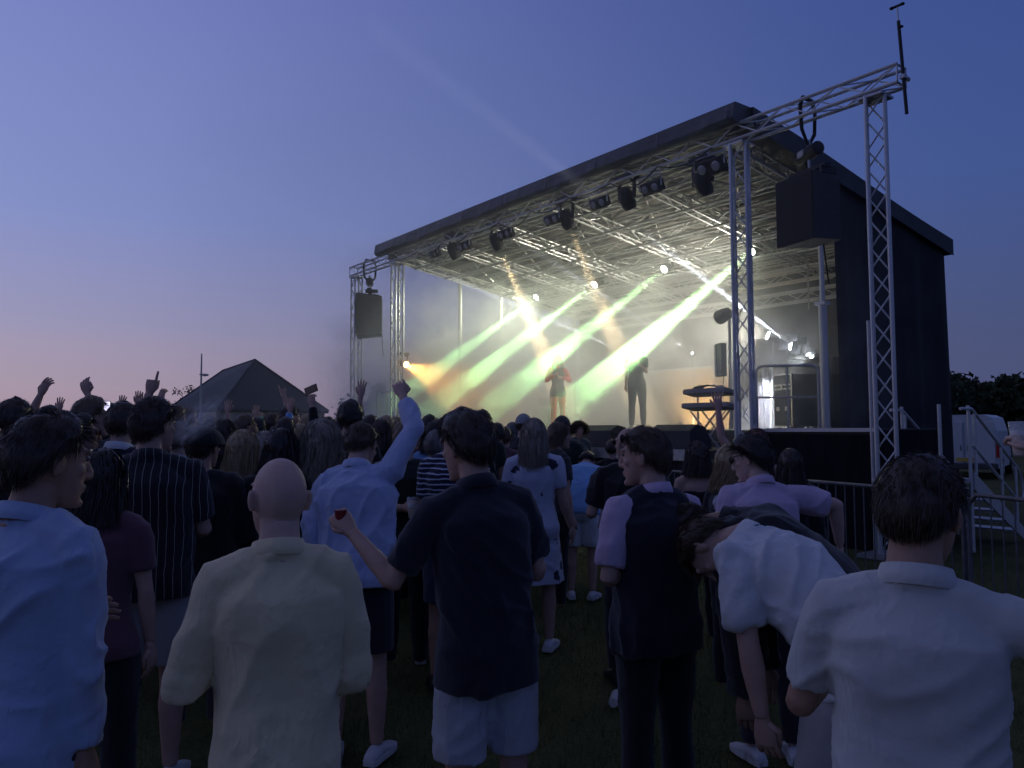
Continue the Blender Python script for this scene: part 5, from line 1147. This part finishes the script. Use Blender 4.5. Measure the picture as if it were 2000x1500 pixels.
th = thing('mixing_desk', 'black amplifier rack and desk above the flight cases', 'amplifier', S(t, 3.7, MZ)); mb = MB(); mb.box(S(t, 3.75, MZ + 1.22), (1.05, .5, .34), SROT, .02); sub(mb, 'rack_body', case_blk, th)
for k in (-1, 1): mb = MB(); mb.box(S(t + k * .45, 3.75, MZ + .53), (.05, .45, 1.04), SROT); sub(mb, 'rack_leg', black_metal, th)
for k in range(6): mb = MB(); mb.tube([S(t - .4 + k * .15, 3.49, MZ + 1.25), S(t - .4 + k * .15, 3.47, MZ + 1.25)], .022, 8); sub(mb, 'knob', chrome, th)
# hanging chain at stage right
t, D, z = seen(1578, 520, D=4.2); th = thing('hanging_chain', 'short loop of chain hanging from the roof at stage right', 'chain', S(t, 4.2, roofz(4.2)))
mb = MB(); zt = seen(1578, 515, D=4.2)[2]; zb = seen(1578, 606, D=4.2)[2]
for k in range(26): q = S(t + .012 * (k % 2), 4.2, zt - (zt - zb) * k / 26); mb.ell(q, (.02, .02, .03), 6, 4)
mb.tube([S(t, 4.2, zb), S(t, 4.2, roofz(4.2) - .1)], .007, 5); sub(mb, 'links', steel, th)
# drum kit
t, D, z = seen(1068, 790, D=3.6); dk = thing('drum_kit', 'drum kit with bright cymbals behind the red sleeved performer', 'drum kit', S(t, 3.6, MZ))
drum_shell = mat('black drum shell', (.03, .03, .035), .3, 0, .1, spec=.6); skinw = mat('drum head', (.55, .55, .52), .5); brass = mat('cymbal brass', (.75, .6, .28), .25, 1)
for (dx, dy, dz, r_, h_, ax) in ((0, 0, .29, .28, .4, 1), (-.45, .1, .5, .2, .3, 0), (.45, .15, .42, .22, .35, 0), (-.18, .05, .78, .16, .22, 0), (.18, .05, .78, .16, .22, 0)):
    q = S(t + dx, 3.6 + dy, MZ + dz); a = V if ax else np.array((0, 0, 1.)); mb = MB(); mb.tube([q - a * h_ / 2, q + a * h_ / 2], r_, 20); sh_ = sub(mb, 'drum', drum_shell, dk)
    mb = MB(); e = q - a * (h_ / 2 + .004) if ax else q + a * (h_ / 2 + .004); mb.tube([e - a * .003, e + a * .003], r_ * .97, 20); mb.v = [x - np.array(dk.location) for x in mb.v]; mb.build('drum_skin', skinw, sh_)
for (dx, dy, dz) in ((-.62, .0, 1.12), (.60, .0, 1.18), (-.3, .3, 1.3), (.75, .3, 1.0)):
    q = S(t + dx, 3.6 + dy, MZ + dz); n_ = norm(np.array((0, 0, 1.)) - V * .35); mb = MB(); mb.tube([q - n_ * .006, q, q + n_ * .02, q + n_ * .03], [.22, .21, .06, .03], 20); sub(mb, 'cymbal', brass, dk, True)
    mb = MB(); mb.tube([S(t + dx, 3.6 + dy, MZ + .01), q], .012, 6); sub(mb, 'cymbal_stand', chrome, dk)
# performers
t, D, z = seen(1245, 838, D=1.25); q = S(t, 1.25, 0); GREYC = cloth('dark stage dress', (.03, .032, .032))
yw = lambda q_, a: a
ppl['S1'] = person('singer in a dark fitted outfit standing at the front of the stage', loc=tuple(q + np.array((0, 0, MZ))), yaw=165, H=1.78, fem=True, L=((.2, .2, -1), (-.5, .6, .7)), Rr='down', hl='fist', tp='tee', tmat=GREYC, bt='trousers', bmat=GREYC, hair=('long', 'dark', {'length': .3}), lod=1, seed=90, shoe=BSH, face=True, legs=(((-.08, .05, -1), (.0, -.06, -1)), ((.06, -.03, -1), (.05, -.1, -1))), name='person')
t, D, z = seen(1090, 800, D=1.5); q = S(t, 1.5, 0)
REDT = cloth('bright red sleeves cloth', (.75, .035, .015))
ppl['S2'] = person('performer in red sleeves and red leggings with a black skirted top', loc=tuple(q + np.array((0, 0, MZ))), yaw=190, H=1.72, fem=True, L=((.5, .2, -1), (-.9, .5, .25)), Rr=((.5, .1, -1), (-.7, .6, .5)), hl='fist', hr='fist', tp='vest', vs=.95, hem=-.15, tmat=BLACK, collar=REDT, bt='trousers', bmat=REDT, loose=.026, hair=('long', 'blonde', {'length': .15}), lod=1, seed=91, shoe=BSH, face=True)
for sd in (-1, 1): pass
t, D, z = seen(1138, 826, D=-.95); q = S(t, -1.05, 0)
ppl['S3'] = person('curly haired person in a grey top facing us from the stage pit', loc=tuple(q + np.array((0, 0, 0.0))), yaw=200, H=max(1.6, z), fem=True, tp='tee', tmat=cloth('grey green tee', (.12, .14, .12)), bt='trousers', bmat=BLACK, hair=('curly', 'brown', {'n': 2600}), lod=1, seed=92, face=True)
flush_meshes()

# ------------------------------------------------------------------ crowd barrier
dull = mat('dull weathered barrier steel', (.16, .16, .17), .6, .6, .2, 12)
def barrier(a, b, label):
    th = thing('crowd_barrier', label, 'barrier', a, group='crowd barrier panels before the stage'); a = np.array(a, float); b = np.array(b, float); d = norm(b - a); up_ = np.array((0, 0, 1.)); L_ = np.linalg.norm(b - a)
    mb = MB(); r = .1; pts = [a + up_ * .15, a + up_ * (1.1 - r), a + up_ * 1.1 + d * r, b + up_ * 1.1 - d * r, b + up_ * (1.1 - r), b + up_ * .15]; mb.tube(pts, .021, 8); sub(mb, 'frame', dull, th)
    mb = MB(); mb.tube([a + up_ * .16, b + up_ * .16], .017, 8); sub(mb, 'lower_rail', dull, th)
    n_ = int(L_ / .125)
    for k in range(1, n_):
        mb = MB(); q = a + d * L_ * k / n_; mb.tube([q + up_ * .16, q + up_ * 1.09], .008, 6, False); sub(mb, 'bar', dull, th)
    for q in (a + d * .3, b - d * .3):
        n2 = np.cross(d, up_); mb = MB(); mb.tube([q - n2 * .3, q + up_ * .155, q + n2 * .3], .016, 8); sub(mb, 'foot', dull, th)
bp = [S(9.4, -1.5, 0), S(7.1, -1.5, 0), S(4.8, -1.5, 0), S(2.5, -1.5, 0), S(.25, -1.85, 0), S(-1.9, -2.4, 0), S(-3.9, -3.3, 0)]
bl_ = ['barrier panel before the singer', 'barrier panel below the stage lip, in front of the left wedge', 'barrier panel below the keyboard stand', 'barrier panel in front of the right tower skirt', 'barrier panel the lilac polo man leans on', 'barrier panel at the right edge with the stairs behind it']
for k in range(6): barrier(bp[k] + norm(bp[k + 1] - bp[k]) * .03, bp[k + 1] - norm(bp[k + 1] - bp[k]) * .03, bl_[k])

# ------------------------------------------------------------------ stairs up to the wing
SZ = 1.02; sp0 = S(-.1, 1.25, SZ); rd = V.copy(); sd_ = np.array((-rd[1], rd[0], 0)); run = 1.75
st = thing('stage_stairs', 'metal stairs with looped handrails at the right end of the stage', 'stairs', (sp0[0], sp0[1], 0))
for k in range(5):
    f = (k + .5) / 5; q = sp0 + rd * run * f - np.array((0, 0, SZ * (k + 1) / 6)); mb = MB(); mb.box(q, (.30, .9, .035), np.stack([rd, sd_, np.array((0, 0, 1.))], 1)); sub(mb, 'tread', alu, st)
for sg in (-1, 1):
    o_ = sd_ * .47 * sg; a = sp0 + o_; b2 = sp0 + rd * run + o_ - np.array((0, 0, SZ - .08)); up_ = np.array((0, 0, 1.))
    dn = norm(b2 - a); sn = np.cross(dn, sd_); mb = MB(); v = [a + up_ * .08, b2 + up_ * .10, b2 - up_ * .08, a - up_ * .16]; v = [x + sd_ * .012 for x in v] + [x - sd_ * .012 for x in v]
    mb.add(np.array(v), [(0, 1, 2, 3), (7, 6, 5, 4), (0, 4, 5, 1), (1, 5, 6, 2), (2, 6, 7, 3), (3, 7, 4, 0)]); sub(mb, 'stringer', alu, st)
    e = b2 - dn * .25; lo_, hi_ = e + up_ * .42, e + up_ * .92; arc = [(lo_ + hi_) / 2 + norm(dn) * .25 * math.sin(x) + up_ * .25 * math.cos(x) for x in np.linspace(0, math.pi, 9)]
    mb = MB(); mb.tube([a + up_ * .95 - rd * .35, a + up_ * .95] + arc + [a + up_ * .45], .022, 8); sub(mb, 'handrail', alu, st)
    for f in (.05, .55, .85): mb = MB(); q = a + (b2 - a) * f; mb.tube([q, q + up_ * .93], .02, 8); sub(mb, 'rail_post', alu, st)
mb = MB(); mb.box(sp0 - rd * .5 - np.array((0, 0, .03)), (1.0, .9, .06), np.stack([rd, sd_, np.array((0, 0, 1.))], 1)); sub(mb, 'landing', alu, st)
for k in range(4):
    q = sp0 - rd * (.05 + .9 * (k // 2)) + sd_ * .45 * (1 if k % 2 else -1); mb = MB(); mb.tube([np.array((q[0], q[1], .02)), q + np.array((0, 0, 1.0 if k < 3 else 2.2))], .024, 8); sub(mb, 'landing_leg', alu, st)

# ------------------------------------------------------------------ van beyond the stage
vp = P(1885, 900, 25); vv = thing('van', 'white panel van parked behind the stage stairs', 'van', (vp[0], vp[1], 0), R(-38))
vw = mat('white van paint', (.62, .64, .66), .35, 0, .05, 3); prof = [(-.92, .35), (-.95, .9), (-.92, 1.55), (-.80, 1.98), (-.6, 2.08), (.6, 2.08), (.80, 1.98), (.92, 1.55), (.95, .9), (.92, .35)]
mb = MB(); mb.loft([[(x * k, y, z * (1 if y < 3.2 else .55) + (0 if y < 3.2 else .12)) for x, z in prof] for y, k in ((0, .94), (.05, 1.), (1.5, 1.), (3.1, 1.), (3.9, .96), (4.7, .9))]); mb.build('body', vw, vv)
for sx in (-1, 1):
    mb = MB(); mb.box((sx * .45, -.03, 1.1), (.82, .05, 1.5), None, .02); dr = mb.build('rear_door', vw, vv)
    mb = MB(); mb.box((sx * .1, -.066, 1.0), (.03, .02, .16), None); mb.build('handle', black_metal, dr)
    mb = MB(); mb.box((sx * .93, -.045, .95), (.09, .06, .5), None, .01); mb.build('tail_light', mat('red lamp plastic', (.45, .03, .03), .3), vv)
    for y in (.9, 3.7): mb = MB(); mb.tube([(sx * .72, y, .33), (sx * .96, y, .33)], .33, 18); wh = mb.build('wheel', rubber, vv); mb = MB(); mb.tube([(sx * .95, y, .33), (sx * .975, y, .33)], .2, 14); mb.build('hub_cap', steel, wh)
mb = MB(); mb.box((0, -.1, .42), (1.86, .16, .2), None, .03); mb.build('bumper', mat('grey bumper plastic', (.08, .08, .085), .6), vv)
mb = MB(); mb.box((0, -.062, .62), (.5, .01, .12), None); mb.build('number_plate', mat('yellow plate', (.6, .45, .08), .5), vv)

# ------------------------------------------------------------------ pavilion at the left, pole
roof_t = mat('dark slate roof', (.024, .026, .026), .7, 0, .2, 2, .3, 5); wall_c = mat('cream rendered wall', (.42, .38, .28), .85, 0, .12, 1.5)
ez = 2.75
def gp(px, d, z): q = P(px, 800, d); return np.array((q[0], q[1], z))
E1, E2, E3 = gp(426, 37, ez), gp(642, 44, ez), gp(318, 45, ez); E4 = E2 + E3 - E1; Bq = P(498, 703, 45); Aq = P(436, 722, 53); Aq[2] = Bq[2]
pv_ = thing('pavilion', 'low pavilion with a steep dark hipped roof beyond the crowd', 'building', (E1[0], E1[1], 0))
mb = MB(); n_ = 1; th_ = np.array((0, 0, .12)); v = [E1, E2, E4, E3, Bq, Aq]; v2 = v + [E1 - th_, E2 - th_, E4 - th_, E3 - th_]
mb.add(np.array(v2), [(0, 1, 4), (1, 2, 5, 4), (2, 3, 5), (3, 0, 4, 5), (0, 6, 7, 1), (1, 7, 8, 2), (2, 8, 9, 3), (3, 9, 6, 0), (9, 8, 7, 6)]); sub(mb, 'roof', roof_t, pv_)
cen = (E1 + E2 + E3 + E4) / 4; ins = [c_i + (cen - c_i) * .06 for c_i in (E1, E2, E4, E3)]
for k in range(4):
    a, b2 = ins[k].copy(), ins[(k + 1) % 4].copy(); a[2] = b2[2] = 0; dd = norm(b2 - a); nn = np.cross(dd, (0, 0, 1.)); L_ = np.linalg.norm(b2 - a)
    mb = MB(); mb.box((a + b2) / 2 + np.array((0, 0, (ez - .13) / 2)), (L_ - .26, .25, ez - .13), np.stack([dd, nn, np.array((0, 0, 1.))], 1)); sub(mb, 'wall', wall_c, pv_)
    for f in (.2, .4, .6, .8):
        q = a + (b2 - a) * f + nn * .13; mb = MB(); mb.box(q + np.array((0, 0, 1.5)), (.9, .05, 1.0), np.stack([dd, nn, np.array((0, 0, 1.))], 1)); wo = sub(mb, 'window', LENS, pv_)
mb = MB()
for f0, f1 in ((E1, Bq), (E2, Bq), (E3, Aq), (Bq, Aq)): mb = MB(); mb.tube([f0 + np.array((0, 0, .02)), f1 + np.array((0, 0, .02))], .06, 6); sub(mb, 'ridge_cap', roof_t, pv_)
q0 = P(392, 800, 26); ztop = P(393, 690, 26)[2]
po = thing('flag_pole', 'thin grey pole with a small lamp bracket before the pavilion', 'pole', (q0[0], q0[1], 0))
mb = MB(); mb.tube([(0, 0, 0), (0, 0, ztop * .62), (0, 0, ztop)], [.05, .04, .022], 10); mb.build('mast', mat('pale grey pole paint', (.4, .4, .4), .5), po)
zl = P(393, 731, 26)[2]; mb = MB(); mb.tube([(-.06, 0, zl), (.12, 0, zl - .02), (.24, 0, zl - .02)], [.02, .05, .03], 8); mb.build('lamp_bracket', steel, po)

# ------------------------------------------------------------------ trees
leaf_d = mat('dark summer foliage', (.035, .05, .025), .8, 0, .4, 3, spec=.2); bark = mat('bark', (.05, .04, .03), .9, 0, .3, 8, .4, 30)
def tree(label, base, h, r, kind='round', n=2600, seed=0, group='trees around the field'):
    rg = np.random.default_rng(seed); th = thing('tree', label, 'tree', base, group=group); mb = MB(); lean_ = rg.normal(size=2) * .03 * h
    top_ = np.array((lean_[0], lean_[1], h * .8)); mb.tube([(0, 0, 0), top_ * .3, top_ * .6, top_], [h * .03, h * .022, h * .014, h * .004], 8); mb.build('trunk', bark, th)
    cl = []
    if kind == 'round':
        for k in range(16): a = rg.uniform(0, 6.28); f = rg.uniform(.25, 1); cl.append((np.array((math.cos(a) * r * .62 * f, math.sin(a) * r * .62 * f, h * rg.uniform(.42, .86))), r * rg.uniform(.28, .48)))
    else:
        for k in range(22): z_ = rg.uniform(.12, .98); a = rg.uniform(0, 6.28); rr = r * (1 - z_) * .8 + .08 * r; cl.append((np.array((math.cos(a) * rr * .7, math.sin(a) * rr * .7, h * z_)), rr * .55 + .15))
    mb = MB()
    for k, (c, cr) in enumerate(cl[:7]): mb.tube([top_ * min(.9, max(.2, c[2] / h - .15)), (top_ * (c[2] / h) + c) / 2, c], [h * .010, h * .006, h * .002], 6)
    mb.build('limb', bark, th)
    per = n // len(cl); mb = MB(); sz = r * .055
    for c, cr in cl:
        d_ = rg.normal(size=(per, 3)); d_ /= np.linalg.norm(d_, axis=1, keepdims=True); p = c + d_ * cr * rg.uniform(.35, 1.05, (per, 1)) * np.array((1, 1, .8))
        a = rg.normal(size=(per, 3)); a /= np.linalg.norm(a, axis=1, keepdims=True); b_2 = np.cross(a, rg.normal(size=(per, 3))); b_2 /= np.linalg.norm(b_2, axis=1, keepdims=True) + 1e-9; s_ = sz * rg.uniform(.5, 1.3, (per, 1))
        v = np.stack([p - a * s_, p + b_2 * s_ * .6, p + a * s_, p - b_2 * s_ * .6], 1).reshape(-1, 3); i = np.arange(per)[:, None] * 4 + np.arange(4); mb.add(v, i.tolist())
    mb.build('crown', leaf_d, th)
for k, (px, d, ty, r_, kd, lb) in enumerate(((1812, 46, 752, 4.2, 'round', 'broad dark tree half hidden by the stage side wall'), (1868, 52, 744, 4.6, 'round', 'round topped dark tree above the van'), (1905, 58, 752, 3.4, 'cone', 'slim pointed tree right of the van roof'), (1935, 50, 757, 4.0, 'round', 'spreading dark tree, second from the right edge'), (1962, 62, 748, 3.2, 'cone', 'pointed conifer near the right edge'), (1992, 48, 746, 4.4, 'round', 'dark tree at the right edge behind the raised pint'), (2035, 46, 750, 4.4, 'round', 'dark tree just past the right edge'))):
    q = P(px, ty, d); tree(lb, (q[0], q[1], 0), q[2], r_, kd, 9000, k)
q = P(742, 752, 38); tree('conifer seen between the far truss towers', (q[0], q[1], 0), q[2], 1.9, 'cone', 3000, 21)
q = P(712, 782, 44); tree('low round tree left of the conifer between the towers', (q[0], q[1], 0), q[2], 2.6, 'round', 2600, 22)
q = P(371, 742, 62); tree('feathery treetop poking up behind the pavilion roof', (q[0], q[1], 0), q[2], 1.7, 'round', 900, 23)
hed = MB(); q = P(1900, 860, 66)
rg = np.random.default_rng(5); N_ = 6000; xs_ = rg.uniform(30, 75, N_); p = np.stack([xs_, 66 - (xs_ - 30) * .25 + rg.normal(size=N_) * .8, rg.uniform(0, 1, N_) ** .7 * 3.4], 1); a = rg.normal(size=(N_, 3)) * .25; b2 = rg.normal(size=(N_, 3)) * .25
hed.add(np.stack([p - a, p + b2, p + a, p - b2], 1).reshape(-1, 3), (np.arange(N_)[:, None] * 4 + np.arange(4)).tolist()); h_o = hed.build('hedgerow', leaf_d); tag(h_o, 'dark unbroken hedge along the far side of the field at right', 'hedge', kind='stuff')

# ------------------------------------------------------------------ things held in hands
def put(info, sd, fwd=0.): p, f = hand_pos(info, sd); return p + f * fwd, f
amber = mat('lager beer', (.55, .27, .04), .15, 0, .1, 8); foam = mat('beer foam', (.75, .7, .6), .8); 
cupm, ct, cb_ = new_mat('clear plastic cup'); cb_.inputs['Base Color'].default_value = (.85, .87, .9, 1); cb_.inputs['Roughness'].default_value = .12; cb_.inputs['Alpha'].default_value = .22
def pint(label, c, fill=.62):
    th = thing('pint_cup', label, 'cup', c, group='plastic pints of beer'); n_ = 20
    mb = MB(); mb.tube([(0, 0, 0), (0, 0, .004), (0, 0, .15), (0, 0, .15), (0, 0, .006)], [.030, .031, .046, .0445, .0295], n_, False); mb.build('cup', cupm, th, True)
    h = .15 * fill; mb = MB(); mb.tube([(0, 0, .006), (0, 0, h)], [.029, .029 + .0145 * fill], n_); mb.build('beer', amber, th); mb = MB(); mb.tube([(0, 0, h + .001), (0, 0, h + .02)], [.029 + .0145 * fill, .03 + .0145 * fill], n_); mb.build('foam', foam, th)
p, f = put(ppl['MG'], -1); pint('pint of beer held behind the man in dark green', p - np.array((0, 0, .08)), .55)
p, f = put(ppl['ED'], -1); q = P(1986, 910, 2.9); pint('pint of beer held up at the right edge', p - np.array((0, 0, .08)), .6)
can_w = mat('white printed can', (.5, .45, .48), .35, .3, .3, 30); p, f = put(ppl['M7'], 1); th = thing('drink_can', 'pale patterned drinks can in the gilet man\'s lowered hand', 'can', p)
mb = MB(); mb.tube([(0, 0, -.062), (0, 0, -.058), (0, 0, .05), (0, 0, .058), (0, 0, .06)], [.026, .032, .032, .027, .026], 18); mb.build('can_body', can_w, th, True); mb = MB(); mb.tube([(0, 0, .0605), (0, 0, .063)], [.025, .025], 16); mb.build('can_lid', chrome, th)
p, f = put(ppl['F3'], -1, -.012); th = thing('red_cup', 'small red cup in the raised fist of the navy polo man', 'cup', p + np.array((0, 0, -.03))); mb = MB(); mb.tube([(0, 0, 0.02), (0, 0, .06)], [.020, .023], 16); mb.build('cup', mat('red plastic', (.2, .012, .016), .35), th); mb = MB(); mb.tube([(0, 0, .0605), (0, 0, .064)], [.024, .024], 16); mb.build('rim', mat('red plastic', (.2, .012, .016), .35), th)
scr = emit_mat('phone screen glow', (.75, .7, 1.), 1.6)
def phone(label, p, rot, lit):
    th = thing('phone', label, 'phone', p); mb = MB(); mb.box((0, 0, 0), (.074, .009, .15), rot, .003); mb.build('case', black_metal, th)
    mb = MB(); mb.box(rot @ np.array((0, -.006, 0)), (.066, .002, .138), rot); mb.build('screen', scr if lit else LENS, th)
p, f = put(ppl['c2b'], 1, .06); phone('lit phone filming the show above far left heads', p + np.array((0, -.01, .06)), rotz(.2), True)
p, f = put(ppl['c16'], -1, .04); phone('dark phone held sideways above the crowd by the tower', p + np.array((0, 0, .04)), rotz(-.4) @ roty(1.25), False)
# hats
def cap(info, m, brim=True, flat=False, nm='cap'):
    mb = MB(); rings = []
    for ph in np.linspace(.05, 1.5, 8): rings.append([tuple(SC + np.array((math.cos(a) * math.cos(ph), math.sin(a) * math.cos(ph), math.sin(ph) * (.8 if flat else 1.))) * (SRD + .02 + (.02 if flat else 0))) for a in np.linspace(0, 2 * math.pi, 24, endpoint=False)])
    mb.loft(rings)
    o = info['headpart'](nm, mb.mesh(nm), m)
    if brim:
        mb = MB(); g = np.array([[(math.sin(a) * (.10 + .0 * r_), math.cos(a) * (.085 + r_), .018 - r_ * .25 + .01 * abs(math.sin(a))) for r_ in (0, .035, .07)] for a in np.linspace(-1.0, 1.0, 12)]); mb.grid(g); mb.grid(g + np.array((0, 0, .006))); b_o = bpy.data.objects.new('brim', mb.mesh('brim')); COL.objects.link(b_o); b_o.parent = o; b_o.data.materials.append(m)
cap(ppl['F9'], BLACK, True, True); cap(ppl['M3b'], CHAR); cap(ppl['M3c'], cloth('pale grey cap cloth', (.3, .32, .34))); cap(ppl['c11'], LIME, False, nm='hat'); cap(ppl['c12'], TEAL, False, nm='hat')
# vape cloud
m = bpy.data.materials.new('vape cloud'); m.use_nodes = True; t_ = m.node_tree; t_.nodes.clear(); N = t_.nodes.new
o_ = N('ShaderNodeOutputMaterial'); pvn = N('ShaderNodeVolumePrincipled'); t_.links.new(pvn.outputs[0], o_.inputs['Volume']); tcn = N('ShaderNodeTexCoord'); nz = N('ShaderNodeTexNoise'); nz.inputs['Scale'].default_value = 5; nz.inputs['Detail'].default_value = 3; t_.links.new(tcn.outputs['Object'], nz.inputs['Vector'])
ln = N('ShaderNodeVectorMath'); ln.operation = 'LENGTH'; t_.links.new(tcn.outputs['Object'], ln.inputs[0]); mr = N('ShaderNodeMapRange'); mr.interpolation_type = 'SMOOTHSTEP'; t_.links.new(ln.outputs['Value'], mr.inputs[0]); mr.inputs[1].default_value = 1.; mr.inputs[2].default_value = .1
m2 = N('ShaderNodeMapRange'); t_.links.new(nz.outputs[0], m2.inputs[0]); m2.inputs[1].default_value = .38; m2.inputs[2].default_value = .75; mm = N('ShaderNodeMath'); mm.operation = 'MULTIPLY'; t_.links.new(mr.outputs[0], mm.inputs[0]); t_.links.new(m2.outputs[0], mm.inputs[1]); m3 = N('ShaderNodeMath'); m3.operation = 'MULTIPLY'; m3.inputs[1].default_value = 14; t_.links.new(mm.outputs[0], m3.inputs[0]); t_.links.new(m3.outputs[0], pvn.inputs['Density']); pvn.inputs['Color'].default_value = (.95, .95, 1, 1)
mb = MB(); mb.ell((0, 0, 0), (1, 1, 1), 16, 10); vc = mb.build('vape_cloud', m); tag(vc, kind='stuff'); q = P(385, 822, 4.15); vc.matrix_world = Matrix.Translation(Vector(q)) @ Matrix.Rotation(R(-38), 4, 'Y') @ Matrix.Diagonal((.24, .12, .10, 1))

# ------------------------------------------------------------------ grass
rg = np.random.default_rng(11); N_ = 70000; gx_ = rg.uniform(-4.5, 6.5, N_); gy_ = 2.2 + 8.5 * rg.uniform(0, 1, N_) ** 1.2; h_ = rg.uniform(.02, .06, N_) * (1 + .5 * np.sin(gx_ * 2.1) * np.cos(gy_ * 1.7)); a_ = rg.uniform(0, 6.28, N_)
b0 = np.stack([gx_, gy_, np.full(N_, -.03)], 1); w2 = np.stack([np.cos(a_), np.sin(a_), 0 * a_], 1) * .003; tip = b0 + np.stack([rg.normal(size=N_) * .022, rg.normal(size=N_) * .022, h_ + .03], 1)
mb = MB(); mb.add(np.stack([b0 - w2, b0 + w2, tip], 1).reshape(-1, 3), (np.arange(N_)[:, None] * 3 + np.arange(3)).tolist()); go_ = mb.build('grass', mat('grass blades', (.09, .12, .04), .7, 0, .4, 1.5, spec=.25)); tag(go_, 'short trampled grass of the field', 'grass', kind='stuff')

for (x, y, a, lb) in ((.62, 4.9, 1.2, 'empty plastic cup lying on the grass by the gilet man'), (.1, 6.4, -.5, 'empty plastic cup dropped on the grass near the floral dress')):
    th = thing('dropped_cup', lb, 'cup', (x, y, .03), a); mb = MB(); mb.tube([(0, 0, 0), (.11, 0, .008)], [.03, .042], 16, False); mb.build('cup_wall', mat('milky plastic', (.55, .55, .55), .3), th); mb = MB(); mb.tube([(-.002, 0, 0), (.001, 0, 0)], .029, 14); mb.build('cup_base', mat('milky plastic', (.55, .55, .55), .3), th)
